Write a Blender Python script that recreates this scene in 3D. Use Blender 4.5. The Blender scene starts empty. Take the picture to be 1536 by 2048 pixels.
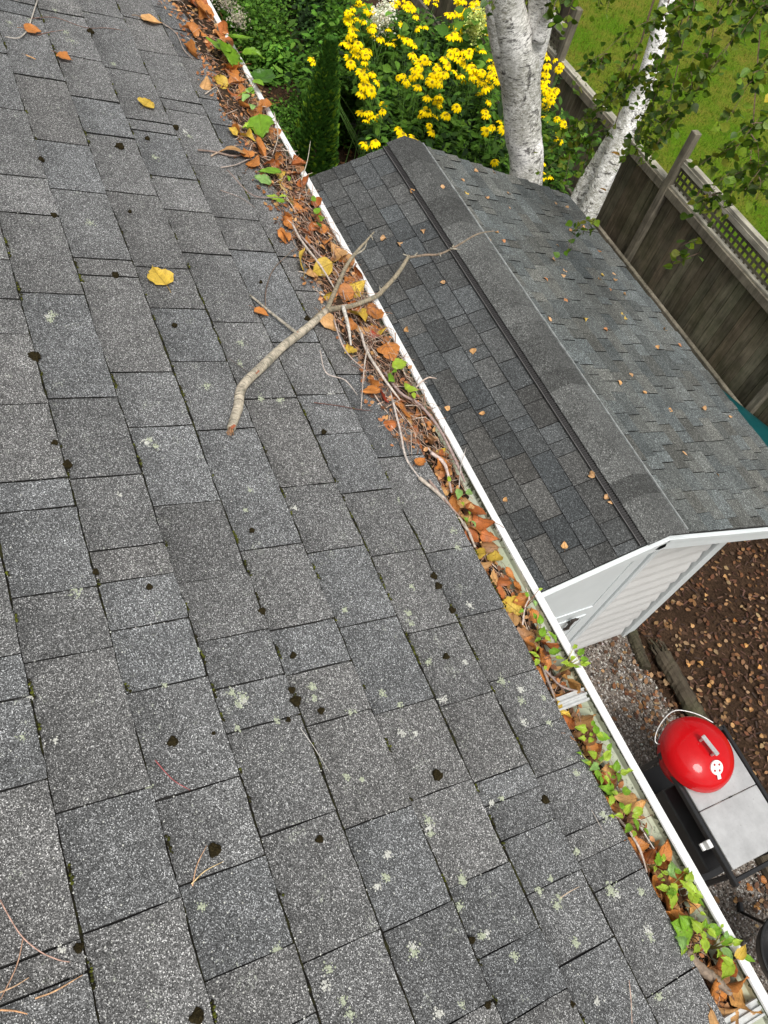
import bpy, math, random
import numpy as np
from mathutils import Vector, Matrix
R_ = random.Random(7); N_ = np.random.default_rng(7)
sc = bpy.context.scene
C = sc.collection
# ------------------------------------------------------------------ camera
F = 1600.59
GZ = 4.55                                   # height of the house eave above the yard
CR = np.array([[0.38825265, -0.80495266, 0.44867705], [0.90003877, 0.22662359, -0.37225256], [0.19796489, 0.54835478, 0.81247581]])
CAM = np.array([0.0, -0.87106, 1.54408 + GZ])
cd = bpy.data.cameras.new('camera'); co = bpy.data.objects.new('camera', cd); C.objects.link(co)
cd.sensor_fit = 'HORIZONTAL'; cd.sensor_width = 36; cd.lens = 36 * F / 1536; cd.clip_start = 0.02; cd.clip_end = 500
m = Matrix([list(CR[i]) + [CAM[i]] for i in range(3)] + [[0, 0, 0, 1]])
co.matrix_world = m; sc.camera = co
cd.dof.use_dof = False
# ------------------------------------------------------------------ light
w = bpy.data.worlds.new('World'); sc.world = w; w.use_nodes = True
nt = w.node_tree; nt.nodes.clear()
SUN_EL, SUN_ROT = math.radians(58), math.radians(200)
sky = nt.nodes.new('ShaderNodeTexSky'); sky.sky_type = 'NISHITA'; sky.sun_disc = False
sky.sun_elevation = SUN_EL; sky.sun_rotation = SUN_ROT; sky.air_density = 1.0; sky.dust_density = 4.0
hs = nt.nodes.new('ShaderNodeHueSaturation'); hs.inputs['Saturation'].default_value = 0.10
tcw = nt.nodes.new('ShaderNodeTexCoord'); nzw = nt.nodes.new('ShaderNodeTexNoise'); nzw.inputs['Scale'].default_value = 2.6; nzw.inputs['Detail'].default_value = 6
rw = nt.nodes.new('ShaderNodeValToRGB'); rw.color_ramp.elements[0].position = 0.38; rw.color_ramp.elements[1].position = 0.66
rw.color_ramp.elements[0].color = (0.74, 0.75, 0.75, 1); rw.color_ramp.elements[1].color = (1.5, 1.5, 1.48, 1)
mw = nt.nodes.new('ShaderNodeMix'); mw.data_type = 'RGBA'; mw.blend_type = 'MULTIPLY'; mw.inputs['Factor'].default_value = 1
bg = nt.nodes.new('ShaderNodeBackground'); bg.inputs['Strength'].default_value = 0.135
wo = nt.nodes.new('ShaderNodeOutputWorld')
L = nt.links.new
L(sky.outputs[0], hs.inputs['Color']); L(tcw.outputs['Generated'], nzw.inputs['Vector']); L(nzw.outputs['Fac'], rw.inputs[0])
L(hs.outputs[0], mw.inputs[6]); L(rw.outputs[0], mw.inputs[7]); L(mw.outputs[2], bg.inputs['Color']); L(bg.outputs[0], wo.inputs[0])
sl = bpy.data.lights.new('sun', 'SUN'); sl.energy = 2.0; sl.angle = math.radians(20); sl.color = (1.0, 0.96, 0.9)
so = bpy.data.objects.new('sun', sl); C.objects.link(so)
sd = Vector((math.cos(SUN_EL) * math.sin(SUN_ROT), math.cos(SUN_EL) * math.cos(SUN_ROT), math.sin(SUN_EL)))
sd = Vector((0.42, -0.12, 0.88)).normalized()
sky.sun_elevation = math.asin(sd.z); sky.sun_rotation = math.atan2(sd.x, sd.y)
so.rotation_euler = sd.to_track_quat('Z', 'Y').to_euler()
sc.view_settings.view_transform = 'Standard'; sc.view_settings.look = 'None'; sc.view_settings.gamma = 1
sc.view_settings.exposure = 0.3
sc.cycles.max_bounces = 6; sc.cycles.transparent_max_bounces = 4
# ------------------------------------------------------------------ pixel helpers (a pixel of the photograph -> a point on a real surface)
PITCH = 0.244306
NR = np.array([0, math.sin(PITCH), math.cos(PITCH)])
EU = np.array([0, -math.cos(PITCH), math.sin(PITCH)])      # up the house roof
EV = np.array([0.0, 0.0, GZ])
def ray(x, y): return CR @ np.array([(x - 768) / F, -(y - 1024) / F, -1.0])
def hit(x, y, ax, val):
    d = ray(x, y); return CAM + d * ((val - CAM[ax]) / d[ax])
def hz(x, y, z): return hit(x, y, 2, z)
def far(x, y, dist):
    d = ray(x, y); return CAM + d * (dist / np.linalg.norm(d))
def roof(x, y, off=0.006):
    d = ray(x, y); t = (off - (CAM - EV) @ NR) / (d @ NR); return CAM + d * t
def pxm(P):                                                # metres per photo pixel at P
    return np.linalg.norm(np.asarray(P) - CAM) / F
# ------------------------------------------------------------------ mesh helpers
class MB:
    def __init__(s): s.v = []; s.f = []; s.c = []; s.t = []; s.mi = []; s.n = 0
    def add(s, V, Fc, col=(1, 1, 1), tc=None, mi=0):
        V = np.asarray(V, float).reshape(-1, 3); k = len(V)
        s.v.append(V); o = s.n
        for f in Fc: s.f.append([int(i) + o for i in f]); s.mi.append(mi)
        c = np.asarray(col, float); s.c.append(np.broadcast_to(c, (k, 3)) if c.ndim == 1 else c)
        s.t.append(V if tc is None else np.asarray(tc, float)); s.n += k
        return s
    def box(s, c, d, rot=None, col=(1, 1, 1), bev=0, mi=0):
        c = np.asarray(c, float); d = np.asarray(d, float) / 2
        if bev:
            P = []
            b = bev
            for sx in (-1, 1):
                for sy in (-1, 1):
                    for sz in (-1, 1):
                        P += [[sx * (d[0] - b), sy * (d[1] - b), sz * d[2]], [sx * (d[0] - b), sy * d[1], sz * (d[2] - b)], [sx * d[0], sy * (d[1] - b), sz * (d[2] - b)]]
            P = np.array(P); idx = lambda x, y, z, k: ((x * 2 + y) * 2 + z) * 3 + k
            Fs = []
            for z in (0, 1): q = [idx(0, 0, z, 0), idx(1, 0, z, 0), idx(1, 1, z, 0), idx(0, 1, z, 0)]; Fs.append(q if z else q[::-1])
            for y in (0, 1): q = [idx(0, y, 0, 1), idx(1, y, 0, 1), idx(1, y, 1, 1), idx(0, y, 1, 1)]; Fs.append(q[::-1] if y else q)
            for x in (0, 1): q = [idx(x, 0, 0, 2), idx(x, 1, 0, 2), idx(x, 1, 1, 2), idx(x, 0, 1, 2)]; Fs.append(q if x else q[::-1])
            for x in (0, 1):
                for y in (0, 1): Fs.append([idx(x, y, 0, 1), idx(x, y, 1, 1), idx(x, y, 1, 2), idx(x, y, 0, 2)])
            for x in (0, 1):
                for z in (0, 1): Fs.append([idx(x, 0, z, 0), idx(x, 1, z, 0), idx(x, 1, z, 2), idx(x, 0, z, 2)])
            for y in (0, 1):
                for z in (0, 1): Fs.append([idx(0, y, z, 0), idx(1, y, z, 0), idx(1, y, z, 1), idx(0, y, z, 1)])
            for x in (0, 1):
                for y in (0, 1):
                    for z in (0, 1): Fs.append([idx(x, y, z, 0), idx(x, y, z, 1), idx(x, y, z, 2)])
        else:
            P = np.array([[x, y, z] for x in (-1, 1) for y in (-1, 1) for z in (-1, 1)]) * d
            Fs = [[0, 1, 3, 2], [4, 6, 7, 5], [0, 4, 5, 1], [2, 3, 7, 6], [0, 2, 6, 4], [1, 5, 7, 3]]
        if rot is not None: P = P @ np.asarray(rot).T
        return s.add(P + c, Fs, col, mi=mi)
    def build(s, name, mat, parent=None, smooth=False):
        me = bpy.data.meshes.new(name)
        V = np.concatenate(s.v); me.from_pydata(V.tolist(), [], s.f)
        a = me.attributes.new('Col', 'FLOAT_COLOR', 'POINT')
        cc = np.ones((len(V), 4), np.float32); cc[:, :3] = np.concatenate(s.c); a.data.foreach_set('color', cc.ravel())
        a = me.attributes.new('tc', 'FLOAT_VECTOR', 'POINT'); a.data.foreach_set('vector', np.concatenate(s.t).astype(np.float32).ravel())
        mats = mat if isinstance(mat, (list, tuple)) else [mat]
        for x in mats: me.materials.append(x)
        if len(mats) > 1: me.polygons.foreach_set('material_index', s.mi)
        if smooth: me.polygons.foreach_set('use_smooth', [True] * len(me.polygons))
        me.update(); me.validate()
        return link(name, me, parent)
def link(name, me, parent=None):
    o = bpy.data.objects.new(name, me); C.objects.link(o)
    if parent is not None: o.parent = parent; o.matrix_parent_inverse = Matrix.Translation(-parent.location)
    return o
def tri_mesh(name, V, T, col, mat, parent=None, tc=None, smooth=False):   # fast path for leaf clouds: V (n,3), T (m,3)
    me = bpy.data.meshes.new(name); me.vertices.add(len(V)); me.vertices.foreach_set('co', np.asarray(V, np.float32).ravel())
    k = T.shape[1]; me.loops.add(len(T) * k); me.loops.foreach_set('vertex_index', T.astype(np.int32).ravel())
    me.polygons.add(len(T)); me.polygons.foreach_set('loop_start', np.arange(0, len(T) * k, k, dtype=np.int32))
    a = me.attributes.new('Col', 'FLOAT_COLOR', 'POINT'); cc = np.ones((len(V), 4), np.float32); cc[:, :3] = col; a.data.foreach_set('color', cc.ravel())
    a = me.attributes.new('tc', 'FLOAT_VECTOR', 'POINT'); a.data.foreach_set('vector', np.asarray(V if tc is None else tc, np.float32).ravel())
    me.materials.append(mat); me.update(calc_edges=True)
    if smooth: me.polygons.foreach_set('use_smooth', [True] * len(me.polygons))
    return link(name, me, parent)
def tag(o, label=None, cat=None, group=None, kind=None):
    if label: o['label'] = label
    if cat: o['category'] = cat
    if group: o['group'] = group
    if kind: o['kind'] = kind
    return o
def thing(name, label, cat, loc=(0, 0, 0), group=None):
    o = bpy.data.objects.new(name, None); C.objects.link(o); o.location = [float(v) for v in loc]; o.empty_display_size = 0.1
    return tag(o, label, cat, group)
def scatter(tV, tT, Rm, S, P, col):          # template (a,3),(b,3); Rm (n,3,3), S (n,3), P (n,3), col (n,3)
    n = len(P); V = np.einsum('nij,naj->nai', Rm, tV[None] * S[:, None, :]) + P[:, None, :]
    T = (tT[None] + (np.arange(n) * len(tV))[:, None, None]).reshape(-1, tT.shape[1])
    return V.reshape(-1, 3), T, np.repeat(col, len(tV), 0), np.tile(tV, (n, 1))
def rot_rand(n, tilt=1.0, up=(0, 0, 1)):
    az = N_.uniform(0, 2 * np.pi, n); nx = N_.normal(0, tilt, (n, 3)) * 0.6 + np.array(up)
    nx /= np.linalg.norm(nx, axis=1)[:, None]
    a = np.stack([np.cos(az), np.sin(az), N_.normal(0, .3, n)], 1); a -= (a * nx).sum(1)[:, None] * nx; a /= np.linalg.norm(a, axis=1)[:, None]
    b = np.cross(nx, a); return np.stack([a, b, nx], 2)
def smooth_path(P, sub=4):
    P = np.asarray(P, float)
    if sub <= 1 or len(P) < 3: return P
    Q = np.vstack([2 * P[0] - P[1], P, 2 * P[-1] - P[-2]]); out = []
    for i in range(1, len(Q) - 2):
        for k in range(sub):
            t = k / sub; a, b, c, d = Q[i - 1:i + 3]
            out.append(.5 * (2 * b + (c - a) * t + (2 * a - 5 * b + 4 * c - d) * t * t + (3 * b - a - 3 * c + d) * t ** 3))
    return np.array(out + [P[-1]])
def tube(mb, P, rad, n=8, sub=4, jit=0.0, col=(1, 1, 1), cap=True, flat=1.0, mi=0):
    P0 = np.asarray(P, float); rad = np.broadcast_to(np.asarray(rad, float), (len(P0),))
    Q = smooth_path(np.column_stack([P0, rad]), sub); P, r = Q[:, :3], np.maximum(Q[:, 3], 1e-4)
    T = np.gradient(P, axis=0); T /= np.linalg.norm(T, axis=1)[:, None] + 1e-12
    u = np.cross(T[0], [0, 0, 1.0]); u = u if np.linalg.norm(u) > .1 else np.array([1.0, 0, 0]); u /= np.linalg.norm(u)
    V = []; tc = []; s = 0
    for i in range(len(P)):
        u = u - (u @ T[i]) * T[i]; u /= np.linalg.norm(u); v = np.cross(T[i], u)
        if i: s += np.linalg.norm(P[i] - P[i - 1])
        for k in range(n):
            a = 2 * math.pi * k / n; rr = r[i] * (1 + (N_.normal(0, jit) if jit else 0))
            V.append(P[i] + rr * (math.cos(a) * u + math.sin(a) * v * flat)); tc.append([math.cos(a) * r[i], math.sin(a) * r[i], s])
    Fs = [[i * n + k, i * n + (k + 1) % n, (i + 1) * n + (k + 1) % n, (i + 1) * n + k] for i in range(len(P) - 1) for k in range(n)]
    if cap: Fs += [list(range(n))[::-1], [(len(P) - 1) * n + k for k in range(n)]]
    mb.add(V, Fs, col, tc, mi); return mb
def lathe(mb, prof, c, n=32, col=(1, 1, 1), mi=0, close=False):
    c = np.asarray(c, float); V = []
    for r, z in prof:
        for k in range(n): a = 2 * math.pi * k / n; V.append([r * math.cos(a), r * math.sin(a), z])
    Fs = [[i * n + k, i * n + (k + 1) % n, (i + 1) * n + (k + 1) % n, (i + 1) * n + k] for i in range(len(prof) - 1) for k in range(n)]
    mb.add(np.array(V) + c, Fs, col, mi=mi); return mb
# ------------------------------------------------------------------ materials
class NT:
    def __init__(s, name):
        s.m = bpy.data.materials.new(name); s.m.use_nodes = True; s.t = s.m.node_tree; s.t.nodes.clear()
        s.out = s.n('OutputMaterial'); s.b = s.n('BsdfPrincipled'); s.l(s.b.outputs[0], s.out.inputs[0])
    def n(s, t, **k):
        x = s.t.nodes.new('ShaderNode' + t)
        for a, b in k.items(): setattr(x, a, b)
        return x
    def l(s, a, b): s.t.links.new(a, b)
    def attr(s, name): return s.n('Attribute', attribute_name=name)
    def co(s, kind='Object'): return s.n('TexCoord').outputs[kind]
    def noise(s, vec, scale, detail=4, rough=.6, dist=0):
        x = s.n('TexNoise'); x.inputs['Scale'].default_value = scale; x.inputs['Detail'].default_value = detail; x.inputs['Roughness'].default_value = rough; x.inputs['Distortion'].default_value = dist
        s.l(vec, x.inputs['Vector']); return x
    def vor(s, vec, scale, feat='F1'):
        x = s.n('TexVoronoi'); x.feature = feat; x.inputs['Scale'].default_value = scale; s.l(vec, x.inputs['Vector']); return x
    def ramp(s, fac, stops, interp='LINEAR'):
        x = s.n('ValToRGB'); x.color_ramp.interpolation = interp; e = x.color_ramp.elements
        while len(e) < len(stops): e.new(.5)
        for i, (p, c) in enumerate(stops):
            e[i].position = p; e[i].color = (*(c if isinstance(c, (tuple, list)) else (c, c, c)), 1)
        s.l(fac, x.inputs[0]); return x.outputs[0]
    def mix(s, a, b, fac=1.0, mode='MIX'):
        x = s.n('Mix', data_type='RGBA', blend_type=mode)
        for v, i in ((fac, 0), (a, 6), (b, 7)):
            if isinstance(v, (int, float)): x.inputs[i].default_value = v if i == 0 else (v, v, v, 1)
            elif isinstance(v, tuple): x.inputs[i].default_value = (*v, 1)
            else: s.l(v, x.inputs[i])
        return x.outputs[2]
    def math(s, op, a, b=None):
        x = s.n('Math', operation=op)
        for v, i in ((a, 0), (b, 1)):
            if v is None: continue
            if isinstance(v, (int, float)): x.inputs[i].default_value = v
            else: s.l(v, x.inputs[i])
        return x.outputs[0]
    def map(s, vec, scale): x = s.n('Mapping'); x.inputs['Scale'].default_value = scale; s.l(vec, x.inputs[0]); return x.outputs[0]
    def bump(s, h, dist, strength=1.0):
        x = s.n('Bump'); x.inputs['Distance'].default_value = dist; x.inputs['Strength'].default_value = strength; s.l(h, x.inputs['Height']); s.l(x.outputs[0], s.b.inputs['Normal'])
    def fin(s, col, rough=.8, metal=0, spec=.5):
        if isinstance(col, tuple): s.b.inputs['Base Color'].default_value = (*col, 1)
        else: s.l(col, s.b.inputs['Base Color'])
        if isinstance(rough, (int, float)): s.b.inputs['Roughness'].default_value = rough
        else: s.l(rough, s.b.inputs['Roughness'])
        s.b.inputs['Metallic'].default_value = metal; s.b.inputs['Specular IOR Level'].default_value = spec
        return s.m
def mat_shingle(name, scale, stops, bump=0.0012, lichen=0.0, warm=(1, 1, 1)):
    k = NT(name); v = k.co()
    vo = k.vor(v, scale); sep = k.n('SeparateColor'); k.l(vo.outputs['Color'], sep.inputs[0])
    g = k.ramp(sep.outputs[0], stops)
    vo2 = k.vor(v, scale * .47); s2 = k.n('SeparateColor'); k.l(vo2.outputs['Color'], s2.inputs[0])
    g = k.mix(g, k.ramp(s2.outputs[1], [(0, .88), (.6, 1.0), (1, 1.12)]), 1, 'MULTIPLY')
    big = k.noise(v, 5, 5, .65)
    g = k.mix(g, k.ramp(big.outputs['Fac'], [(.3, .80), (.7, 1.18)]), 1, 'MULTIPLY')
    mid = k.noise(v, 45, 4, .7)
    g = k.mix(g, k.ramp(mid.outputs['Fac'], [(.3, .84), (.7, 1.15)]), 1, 'MULTIPLY')
    g = k.mix(g, k.attr('Col').outputs['Color'], 1, 'MULTIPLY')
    if lichen:
        ln = k.noise(v, 26, 3, .6); l2 = k.noise(v, 260, 3, .7)
        f = k.math('MULTIPLY', k.ramp(ln.outputs['Fac'], [(.66 - lichen, 0), (.72 - lichen, 1)]), k.ramp(l2.outputs['Fac'], [(.55, 0), (.62, 1)]))
        g = k.mix(g, (.42, .44, .38), f)
    k.bump(k.math('ADD', vo.outputs['Distance'], k.math('MULTIPLY', mid.outputs['Fac'], 1.0)), bump, .9)
    return k.fin(g, .92, spec=.25)
def mat_simple(name, col, rough=.6, metal=0, var=.12, scale=20, bump=0, spec=.5, detail=5, usecol=False):
    k = NT(name); v = k.co(); n = k.noise(v, scale, detail, .6)
    g = k.mix(col, k.ramp(n.outputs['Fac'], [(.3, 1 - var), (.7, 1 + var)]), 1, 'MULTIPLY')
    if usecol: g = k.mix(g, k.attr('Col').outputs['Color'], 1, 'MULTIPLY')
    if bump: k.bump(n.outputs['Fac'], bump)
    return k.fin(g, rough, metal, spec)
def mat_leaf(name, tint=(1, 1, 1), veins=True, trans=.25, rough=.5, speck=.5, vs=1.0):
    k = NT(name); v = k.attr('tc').outputs['Vector']; ob = k.co()
    g = k.mix(k.attr('Col').outputs['Color'], tint, 1, 'MULTIPLY')
    n = k.noise(ob, 60, 4, .65); g = k.mix(g, k.ramp(n.outputs['Fac'], [(.3, .72), (.7, 1.25)]), 1, 'MULTIPLY')
    if veins:
        sp = k.n('SeparateXYZ'); k.l(v, sp.inputs[0])
        ay = k.math('ABSOLUTE', sp.outputs[1])
        s = k.math('FRACT', k.math('MULTIPLY', k.math('SUBTRACT', sp.outputs[0], k.math('MULTIPLY', ay, .8)), 8.0))
        side = k.ramp(s, [(0, 1), (.10, 0), (.92, 0), (1, 1)]); midr = k.ramp(ay, [(0, 1), (.03, 0)])
        vn = k.math('MAXIMUM', k.math('MULTIPLY', side, .55), midr)
        g = k.mix(g, k.mix(g, (.55 * vs, .5 * vs, .42 * vs), 1, 'MULTIPLY'), vn)
        k.bump(vn, -.0006)
    if speck:
        n2 = k.noise(ob, 330, 2, .5); g = k.mix(g, k.mix(g, (.35, .25, .2), 1, 'MULTIPLY'), k.math('MULTIPLY', k.ramp(n2.outputs['Fac'], [(.62, 0), (.7, 1)]), speck))
    k.fin(g, rough, spec=.35)
    if trans:
        tr = k.n('BsdfTranslucent'); k.l(g, tr.inputs['Color']); mx = k.n('MixShader'); mx.inputs[0].default_value = trans
        k.l(k.b.outputs[0], mx.inputs[1]); k.l(tr.outputs[0], mx.inputs[2]); k.l(mx.outputs[0], k.out.inputs[0])
    return k.m
def mat_birch(name, base=(.62, .60, .56), dark=(.05, .045, .04), lines=90, patch=.5, rscale=7):
    k = NT(name); v = k.attr('tc').outputs['Vector']
    ln = k.noise(k.map(v, (12, 12, lines)), 1.0, 4, .7, .4)
    pt = k.noise(k.map(v, (rscale, rscale, rscale * .6)), 1.0, 6, .7, .5)
    big = k.noise(v, 2.2, 3, .5)
    fin_ = k.noise(k.map(v, (26, 26, 60)), 1.0, 5, .75, 1.2)
    g = k.mix(base, k.ramp(pt.outputs['Fac'], [(.36, .65), (.5, .95), (.60, 1.1)]), 1, 'MULTIPLY')
    g = k.mix(g, k.ramp(fin_.outputs['Fac'], [(.38, .45), (.50, 1.0), (.66, 1.15)]), 1, 'MULTIPLY')
    g = k.mix(g, k.attr('Col').outputs['Color'], 1, 'MULTIPLY')
    g = k.mix(g, (.27, .26, .20), k.math('MULTIPLY', k.ramp(big.outputs['Fac'], [(.42, 0), (.56, .9)]), k.ramp(fin_.outputs['Fac'], [(.40, 1), (.60, .15)])))
    g = k.mix(g, dark, k.ramp(ln.outputs['Fac'], [(.56, 0), (.63, .9)]))
    g = k.mix(g, dark, k.math('MULTIPLY', k.ramp(pt.outputs['Fac'], [(.57 + (1 - patch) * .1, 0), (.63 + (1 - patch) * .1, 1)]), patch))
    k.bump(k.math('ADD', ln.outputs['Fac'], pt.outputs['Fac']), .006, .8)
    return k.fin(g, .75, spec=.3)
def mat_wood(name, col, dark=.45, scale=(3, 40, 40), green=0.0, rough=.85):
    k = NT(name); v = k.co(); n = k.noise(k.map(v, scale), 1, 6, .7, .3); n2 = k.noise(v, 4, 4, .6)
    g = k.mix(col, k.ramp(n.outputs['Fac'], [(.28, dark), (.5, 1.0), (.72, 1.45)]), 1, 'MULTIPLY')
    g = k.mix(g, k.ramp(n2.outputs['Fac'], [(.3, .6), (.7, 1.3)]), 1, 'MULTIPLY')
    if green: g = k.mix(g, (.03, .05, .012), k.math('MULTIPLY', k.ramp(k.noise(v, 2.2, 5, .7).outputs['Fac'], [(.45, 0), (.62, 1)]), green))
    g = k.mix(g, k.attr('Col').outputs['Color'], 1, 'MULTIPLY')
    k.bump(n.outputs['Fac'], .004); return k.fin(g, rough, spec=.2)
M = {}
M['roof'] = mat_shingle('asphalt_granules', 700, [(0, .030), (.30, .075), (.60, .120), (.84, .20), (.94, .38), (1, .62)], .0012, .03)
M['shed_roof'] = mat_shingle('shed_granules', 230, [(0, .036), (.4, .060), (.75, .092), (.93, .14), (1, .23)], .001)
M['under'] = mat_simple('underlay', (.02, .019, .018), .9)
k = NT('white_aluminium'); v = k.co(); g = k.mix((.74, .74, .73), k.ramp(k.noise(k.map(v, (3, 30, 30)), 1, 5, .7).outputs['Fac'], [(.3, .86), (.6, 1.03)]), 1, 'MULTIPLY')
g = k.mix(g, (.20, .22, .14), k.math('MULTIPLY', k.ramp(k.noise(v, 90, 4, .7).outputs['Fac'], [(.62, 0), (.68, .8)]), k.ramp(k.noise(v, 4, 3).outputs['Fac'], [(.45, 0), (.6, 1)])))
g = k.mix(g, (.10, .09, .07), k.ramp(k.noise(v, 240, 2, .5).outputs['Fac'], [(.72, 0), (.75, .7)])); M['white'] = k.fin(g, .4)
k = NT('gutter_inside'); v = k.co(); n1 = k.noise(v, 55, 5, .7); n2 = k.noise(v, 7, 3, .6)
g = k.mix((.50, .55, .40), (.63, .66, .55), k.ramp(n2.outputs['Fac'], [(.35, 0), (.65, 1)]))
sx = k.n('SeparateXYZ'); k.l(v, sx.inputs[0])
edge = k.ramp(sx.outputs[2], [(.0, 0), (1, 1)])
g = k.mix(g, (.045, .05, .03), k.ramp(n1.outputs['Fac'], [(.58, 0), (.66, .85)])); M['gut_in'] = k.fin(g, .45)
M['siding'] = mat_simple('painted_siding', (.56, .56, .55), .5, var=.05, scale=6)
M['shed_white'] = mat_simple('shed_white_paint', (.66, .70, .71), .4, var=.04, scale=5)
M['house_wall'] = mat_simple('house_siding', (.55, .55, .5), .6, var=.06)
M['black'] = mat_simple('black_enamel', (.012, .012, .013), .35, var=.2)
M['dkmetal'] = mat_simple('dark_metal', (.03, .03, .03), .4, .8)
M['brown_metal'] = mat_simple('bronze_handle', (.045, .035, .03), .4, .3)
k = NT('stainless'); v = k.co(); n1 = k.noise(k.map(v, (60, 4, 4)), 3, 4, .6); n2 = k.noise(v, 5, 5, .65)
g = k.mix((.50, .50, .50), k.ramp(n2.outputs['Fac'], [(.3, .82), (.7, 1.2)]), 1, 'MULTIPLY')
g = k.mix(g, (.18, .17, .16), k.ramp(k.noise(v, 90, 2, .5).outputs['Fac'], [(.72, 0), (.76, .7)]))
M['steel'] = k.fin(g, k.ramp(n1.outputs['Fac'], [(.3, .34), (.7, .5)]), .55)
k = NT('red_enamel'); v = k.co(); k.b.inputs['Coat Weight'].default_value = .38; k.b.inputs['Coat Roughness'].default_value = .04
M['red'] = k.fin(k.mix((.52, .003, .006), (.42, .002, .005), k.noise(v, 8, 4).outputs['Fac']), .5, spec=.1)
M['teal'] = mat_simple('teal_plastic', (.003, .06, .065), .4, var=.15, scale=6)
M['wood_fence'] = mat_wood('weathered_fence', (.135, .118, .086), .4, (30, 30, 2.5), .3)
M['wood_cap'] = mat_wood('pale_weathered_cap', (.33, .31, .25), .5, (3, 40, 40))
M['wood_post'] = mat_wood('weathered_post', (.17, .15, .115), .5, (30, 30, 3), .1)
M['timber'] = mat_wood('landscape_timber', (.075, .060, .042), .35, (3, 45, 45), .35)
M['birch'] = mat_birch('birch_bark', (.90, .88, .85), lines=34, patch=.9, rscale=5)
M['birch2'] = mat_birch('birch_bark_far', (.92, .91, .88), lines=24, patch=.8, rscale=6)
M['branch'] = mat_birch('fallen_branch_bark', (.46, .41, .33), (.05, .04, .03), lines=300, patch=.6, rscale=60)
M['twig'] = mat_simple('twig_bark', (1, 1, 1), .8, var=.45, scale=120, usecol=True)
M['splinter'] = mat_wood('broken_wood', (.40, .27, .18), .5, (80, 80, 80))
M['leaf'] = mat_leaf('dead_leaf', speck=.75, trans=.12)
M['gleaf'] = mat_leaf('green_leaf', speck=.12, trans=.3, rough=.4, vs=1.7)
M['fleaf'] = mat_leaf('foliage', veins=False, speck=0, trans=.34, rough=.75)
M['litter'] = mat_leaf('litter', veins=False, speck=.5, trans=.05, rough=.7)
M['petal'] = mat_simple('petal', (1, 1, 1), .8, var=.12, scale=40, usecol=True, spec=.1)
M['moss'] = mat_simple('moss', (.022, .017, .007), .95, var=.6, scale=300, bump=.002, spec=.1)
M['moss_g'] = mat_simple('green_moss', (1, 1, 1), .95, var=.5, scale=200, usecol=True, spec=.1)
M['lichen'] = mat_simple('lichen', (1, 1, 1), .95, var=.25, scale=300, bump=.002, usecol=True, spec=.1)
M['gravel'] = mat_simple('gravel', (1, 1, 1), .8, var=.3, scale=60, usecol=True)
k = NT('soil'); v = k.co(); n1 = k.noise(v, 3, 6, .7); n2 = k.noise(v, 40, 5, .75); vo = k.vor(v, 32)
g = k.mix((.030, .018, .011), (.085, .050, .030), k.ramp(n2.outputs['Fac'], [(.35, 0), (.7, 1)]))
g = k.mix(g, k.ramp(n1.outputs['Fac'], [(.3, .6), (.7, 1.4)]), 1, 'MULTIPLY'); k.bump(n2.outputs['Fac'], .03); M['soil'] = k.fin(g, .95, spec=.1)
k = NT('lawn'); v = k.co(); n1 = k.noise(v, .9, 5, .65); n2 = k.noise(v, 28, 5, .75)
g = k.mix((.075, .15, .004), (.16, .15, .02), k.ramp(n1.outputs['Fac'], [(.42, 0), (.64, 1)]))
g = k.mix(g, k.ramp(n2.outputs['Fac'], [(.3, .5), (.7, 1.5)]), 1, 'MULTIPLY'); k.bump(n2.outputs['Fac'], .03); M['lawn'] = k.fin(g, .9, spec=.1)
k = NT('gravel_bed'); v = k.co(); vo = k.vor(v, 75); s = k.n('SeparateColor'); k.l(vo.outputs['Color'], s.inputs[0])
g = k.ramp(s.outputs[0], [(0, (.05, .04, .032)), (.5, (.14, .11, .088)), (.85, (.25, .22, .19)), (1, (.5, .48, .45))]); k.bump(vo.outputs['Distance'], -.01); M['gravel_bed'] = k.fin(g, .85)
# ------------------------------------------------------------------ ground
def sheet(name, x0, x1, y0, y1, z, mat, nx=1, ny=1, amp=0, label=None):
    xs = np.linspace(x0, x1, nx + 1); ys = np.linspace(y0, y1, ny + 1); X, Y = np.meshgrid(xs, ys, indexing='ij')
    Z = z + amp * (np.sin(X * 2.1 + 1.3 * Y) * .5 + np.sin(X * 5.3 - Y * 4.1) * .3 + N_.normal(0, .25, X.shape))
    V = np.stack([X, Y, Z], 2).reshape(-1, 3); i = np.arange(nx)[:, None] * (ny + 1) + np.arange(ny)[None]
    T = np.stack([i, i + ny + 1, i + ny + 2, i + 1], 2).reshape(-1, 4)
    o = tri_mesh(name, V, T, np.ones((len(V), 3)), mat, smooth=True); o['kind'] = 'structure'; return o
sheet('ground', -90, 60, -60, 90, -.03, M['soil'])
sheet('mulch_bed', -16, 3.5, -.2, 6.75, -.004, M['soil'], 120, 50, .02)
sheet('lawn', -60, 30, 6.75, 60, 0.0, M['lawn'])
sheet('gravel_path', -2.4, 3.4, -.2, 3.55, 0.028, M['gravel_bed'], 80, 50, .006)
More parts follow.
